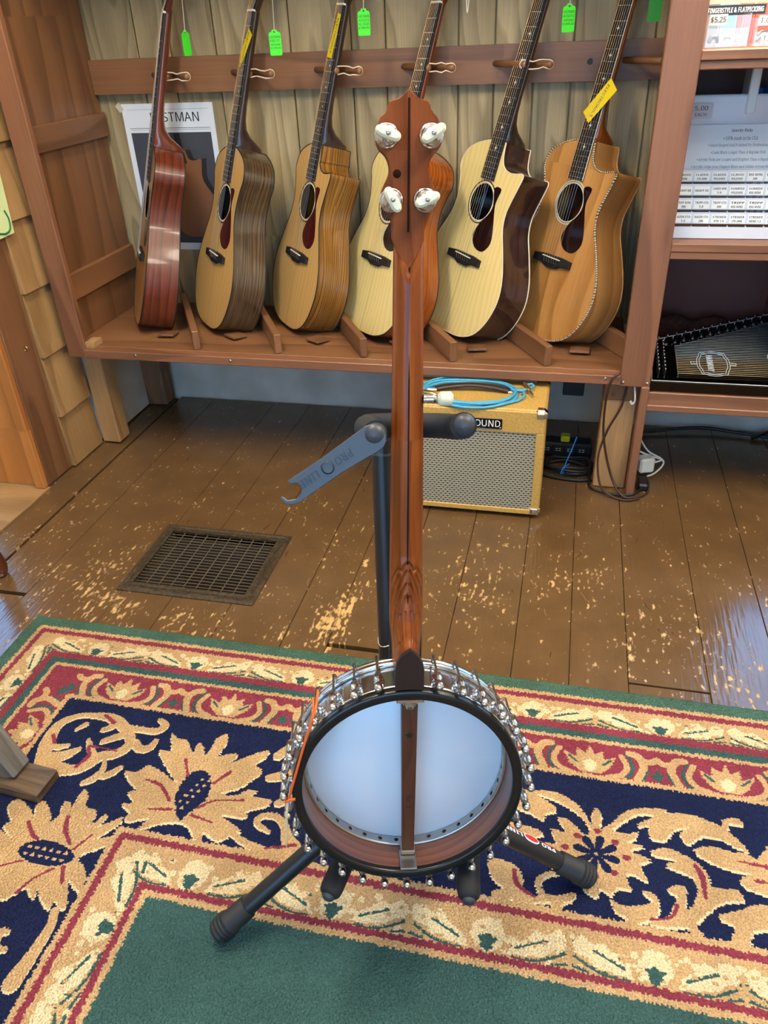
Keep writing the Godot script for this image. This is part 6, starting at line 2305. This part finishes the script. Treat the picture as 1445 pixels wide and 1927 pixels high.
func build_small_things():
	hang_tag("bright green hang tag seen nearly edge-on beside the red-brown glossy guitar", Vector3(-1.085, 1.168, -2.30), 1.32, M.green_tag, [], Vector3(-1.095, 1.50, -2.36))
	hang_tag("bright green handwritten hang tag between the two striped guitars, ending just above the rail", Vector3(-0.827, 1.160, -2.30), 0.25, M.green_tag, ["EASTMAN", "E6D-TC", "w/case", "$1299.00"], Vector3(-0.838, 1.50, -2.36))
	hang_tag("bright green handwritten hang tag reading EASTMAN and 799.00", Vector3(-0.579, 1.197, -2.30), 0.12, M.green_tag, ["EASTMAN", "AC222CE", "ALL SOLID", "$799.00"], Vector3(-0.578, 1.50, -2.36))
	hang_tag("bright green handwritten hang tag between the rosewood and honey-coloured guitars", Vector3(-0.059, 1.186, -2.30), 0.35, M.green_tag, ["EASTMAN", "AC522CE", "w/case", "$1495.00"], Vector3(-0.055, 1.50, -2.36))
	hang_tag("darker green blank hang tag next to the right post of the rack", Vector3(0.143, 1.200, -2.30), 0.05, M.green_tag_dark, [], Vector3(0.143, 1.50, -2.36))
	var lp = thing("thread_loop", "knotted white thread hanging beside the amber-sided guitar neck", "thread")
	var st = mb()
	tube(st, spline([Vector3(-0.312, 1.50, -2.34), Vector3(-0.309, 1.26, -2.31), Vector3(-0.312, 1.235, -2.30), Vector3(-0.310, 1.205, -2.30), Vector3(-0.306, 1.235, -2.30), Vector3(-0.307, 1.27, -2.31)], 6), 0.0012, 6)
	obj("thread", st, M.cotton, lp)
	# pale green notice with green lettering on the casing at the left
	var nt = thing("paper_notice", "pale green paper notice with green writing taped to the left casing", "notice")
	nt.transform = Transform3D(Basis(Vector3(0, 0, -1), Vector3(0, 1, 0), Vector3(1, 0, 0)), Vector3(-1.526, 0.83, -1.885))
	st = mb()
	prism(st, v2([-0.12, -0.10, 0.062, -0.092, 0.075, 0.10, -0.12, 0.12]), 0.0, 0.0008)
	obj("sheet", st, plain(rgb(212, 226, 166), 0.7), nt)
	st = mb()
	tube(st, spline([Vector3(0.045, -0.03, 0.001), Vector3(0.054, -0.055, 0.001), Vector3(0.046, -0.080, 0.001), Vector3(0.020, -0.086, 0.001), Vector3(-0.02, -0.07, 0.001), Vector3(-0.05, -0.03, 0.001)], 6), 0.0028, 6)
	obj("handwriting", st, plain(rgb(20, 110, 60), 0.6), nt)
	# power strip, black leads and blue tie beside the amplifier
	var ps = thing("power_strip", "black power strip on the floor behind the amplifier", "power strip")
	st = mb()
	bx(st, Vector3(0.03, 0.026, -2.25), Vector3(0.17, 0.050, 0.055), 0.006)
	obj("strip_body", st, M.cord_black, ps)
	for k in 4:
		st = mb()
		bx(st, Vector3(-0.025 + 0.036 * k, 0.030, -2.2215), Vector3(0.026, 0.026, 0.002), 0.0006)
		var so = obj("socket", st, M.ebony, ps)
		st = mb()
		for q in [Vector3(-0.005, 0.004, 0), Vector3(0.005, 0.004, 0), Vector3(-0.005, -0.003, 0), Vector3(0.005, -0.003, 0)]:
			bx(st, Vector3(-0.025 + 0.036 * k, 0.030, -2.2203) + q, Vector3(0.006, 0.0018, 0.001))
		obj("socket_slot", st, M.cotton, so)
	st = mb()
	bx(st, Vector3(0.03, 0.062, -2.245), Vector3(0.028, 0.020, 0.030), 0.003)
	obj("yellow_switch", st, plain(rgb(206, 206, 40), 0.4), ps)
	st = mb()
	bx(st, Vector3(0.045, 0.150, -2.505), Vector3(0.07, 0.115, 0.012), 0.003)
	var ob = obj("outlet_plate", st, plain(rgb(60, 60, 66), 0.5), null)
	tag(ob, "dark grey outlet plate on the white wall beside the amplifier", "outlet")
	var leads = thing("black_lead", "bundled black power lead coiled on the floor beside the amplifier", "cable")
	st = mb()
	var pts := []
	for k in 90:
		var an := TAU * k / 22.0
		pts.append(Vector3(0.045 + (0.070 + 0.006 * sin(k * 0.7)) * cos(an), 0.010 + 0.006 * (k / 22) + 0.004 * sin(k * 0.9), -2.145 + (0.042 + 0.004 * cos(k * 0.5)) * sin(an)))
	tube(st, pts, 0.0042, 8)
	tube(st, spline([Vector3(-0.04, 0.008, -2.10), Vector3(0.02, 0.006, -2.082), Vector3(0.08, 0.006, -2.078), Vector3(0.115, 0.006, -2.09)], 6), 0.0050, 8)
	obj("lead", st, M.cord_black, leads)
	st = mb()
	tube(st, spline([Vector3(0.030, 0.012, -2.10), Vector3(0.036, 0.045, -2.105), Vector3(0.050, 0.085, -2.12), Vector3(0.062, 0.125, -2.13)], 6), 0.0036, 8, false, 0.5)
	tube(st, [Vector3(0.024, 0.012, -2.10), Vector3(0.030, 0.036, -2.094), Vector3(0.045, 0.040, -2.11), Vector3(0.040, 0.012, -2.13)], 0.0036, 8, false, 0.5)
	var tie = obj("cable_tie", st, plain(rgb(30, 130, 220), 0.4), null)
	tag(tie, "bright blue cable tie round the bundled black lead", "cable tie")
	# brown lamp cord looping down past the right post
	var bc = thing("brown_cord", "brown cord looping down from the shelf past the right leg of the rack", "cord")
	st = mb()
	tube(st, spline([Vector3(0.150, 0.385, -2.00), Vector3(0.132, 0.368, -1.992), Vector3(0.124, 0.30, -2.004), Vector3(0.132, 0.18, -2.030), Vector3(0.165, 0.06, -2.030), Vector3(0.200, 0.012, -2.000), Vector3(0.240, 0.006, -2.005), Vector3(0.275, 0.006, -2.04), Vector3(0.280, 0.012, -2.09)], 8), 0.0034, 8)
	tube(st, spline([Vector3(0.178, 0.330, -2.050), Vector3(0.170, 0.27, -2.045), Vector3(0.140, 0.19, -2.045), Vector3(0.124, 0.11, -2.030), Vector3(0.140, 0.03, -2.010), Vector3(0.180, 0.006, -1.995), Vector3(0.215, 0.006, -1.985), Vector3(0.250, 0.006, -2.00)], 8), 0.0030, 8)
	obj("cord", st, M.cord_brown, bc)
	var wc = thing("hanging_white_lead", "short flat white cord hanging below the right post of the rack", "cord")
	st = mb()
	tube(st, spline([Vector3(0.195, 0.345, -2.042), Vector3(0.199, 0.32, -2.036), Vector3(0.202, 0.295, -2.034), Vector3(0.197, 0.284, -2.036), Vector3(0.192, 0.286, -2.048)], 6), 0.0042, 8, false, 0.6)
	obj("cord", st, M.cord_white, wc)
	var ad = thing("plug_adapter", "white plug-in adapter with loops of white flex on the floor by the leg", "adapter")
	st = mb()
	bx(st, Vector3(0.270, 0.040, -2.150), Vector3(0.046, 0.048, 0.040), 0.006, Basis(Vector3(0, 1, 0), 0.35))
	obj("adapter_body", st, M.cord_white, ad)
	st = mb()
	tube(st, spline([Vector3(0.248, 0.11, -2.17), Vector3(0.275, 0.075, -2.165), Vector3(0.318, 0.048, -2.170), Vector3(0.322, 0.03, -2.165), Vector3(0.300, 0.012, -2.145), Vector3(0.278, 0.008, -2.13)], 8), 0.0028, 8)
	tube(st, spline([Vector3(0.250, 0.075, -2.16), Vector3(0.285, 0.058, -2.165), Vector3(0.318, 0.046, -2.172), Vector3(0.295, 0.040, -2.16)], 8), 0.0028, 8)
	obj("flex", st, M.cord_white, ad)
	var pk = thing("black_plug", "black plug with a dark cord lying on the floor behind the narrow board", "plug")
	st = mb()
	bx(st, Vector3(0.262, 0.012, -2.075), Vector3(0.030, 0.022, 0.05), 0.005)
	tube(st, spline([Vector3(0.262, 0.012, -2.06), Vector3(0.235, 0.008, -2.02), Vector3(0.19, 0.005, -2.012), Vector3(0.12, 0.005, -2.035), Vector3(0.108, 0.008, -2.08), Vector3(0.11, 0.012, -2.16)], 6), 0.0036, 8)
	obj("plug_body", st, M.cord_black, pk)
	var wl = thing("black_cable", "black cable running along the foot of the back wall under the shelves", "cable")
	st = mb()
	tube(st, spline([Vector3(0.26, 0.008, -2.42), Vector3(0.45, 0.016, -2.47), Vector3(0.58, 0.012, -2.46), Vector3(0.70, 0.010, -2.44), Vector3(0.85, 0.010, -2.46)], 8), 0.0055, 8)
	tube(st, spline([Vector3(0.62, 0.008, -2.43), Vector3(0.70, 0.024, -2.47), Vector3(0.80, 0.020, -2.47)], 8), 0.0055, 8)
	obj("cable", st, M.cord_black, wl)
	# foot of a wooden easel at the left: a slanted grey leg on a dark plank
	var es = thing("wooden_easel_leg", "slanted grey painted wooden leg standing on a dark plank foot on the rug", "easel leg")
	board("foot_plank", Vector3(-1.002, 0.0235, -0.769), Vector3(0.28, 0.022, 0.062), "x", M.dark_plank, es, 0.002, Basis(Vector3(0, 1, 0), deg_to_rad(-4.0)))
	st = mb()
	bx(st, Vector3(0, 0.25, 0), Vector3(0.085, 0.52, 0.044), 0.003)
	inst("slanted_leg", mesh_of(st), M.grey_wood, es, Transform3D(Basis(Vector3(0, 1, 0), deg_to_rad(-4.0)) * Basis(Vector3(0, 0, 1), deg_to_rad(21.0)), Vector3(-0.964, 0.034, -0.777)))
	# turned wooden leg just inside the left edge
	var sl = thing("stool_leg", "round turned dark wooden leg on the floor left of the rug", "stool leg")
	st = mb()
	lathe(st, [[0.0, 0.0], [0.016, 0.0], [0.022, 0.008], [0.026, 0.03], [0.022, 0.055], [0.018, 0.08], [0.020, 0.2], [0.022, 0.42], [0.0, 0.42]], 20, Transform3D(Basis(), Vector3(-1.402, 0.0, -1.352)))
	obj("turned_leg", st, M.mahog, sl)
	# white thread tied round the stand pole
	var th = thing("thread_tie", "white thread tied round the pole of the stand", "thread")
	st = mb()
	var tp := []
	for k in 14:
		var an := TAU * k / 14.0
		tp.append(Vector3(-0.2045 + 0.0155 * cos(an), 0.462 + 0.004 * sin(an * 2.0), -0.795 + 0.0155 * sin(an)))
	tube(st, tp, 0.0009, 5, true)
	tube(st, spline([Vector3(-0.200, 0.462, -0.776), Vector3(-0.190, 0.448, -0.774), Vector3(-0.186, 0.430, -0.776), Vector3(-0.194, 0.446, -0.774), Vector3(-0.196, 0.425, -0.776)], 5), 0.0009, 5)
	obj("thread", st, M.cotton, th)
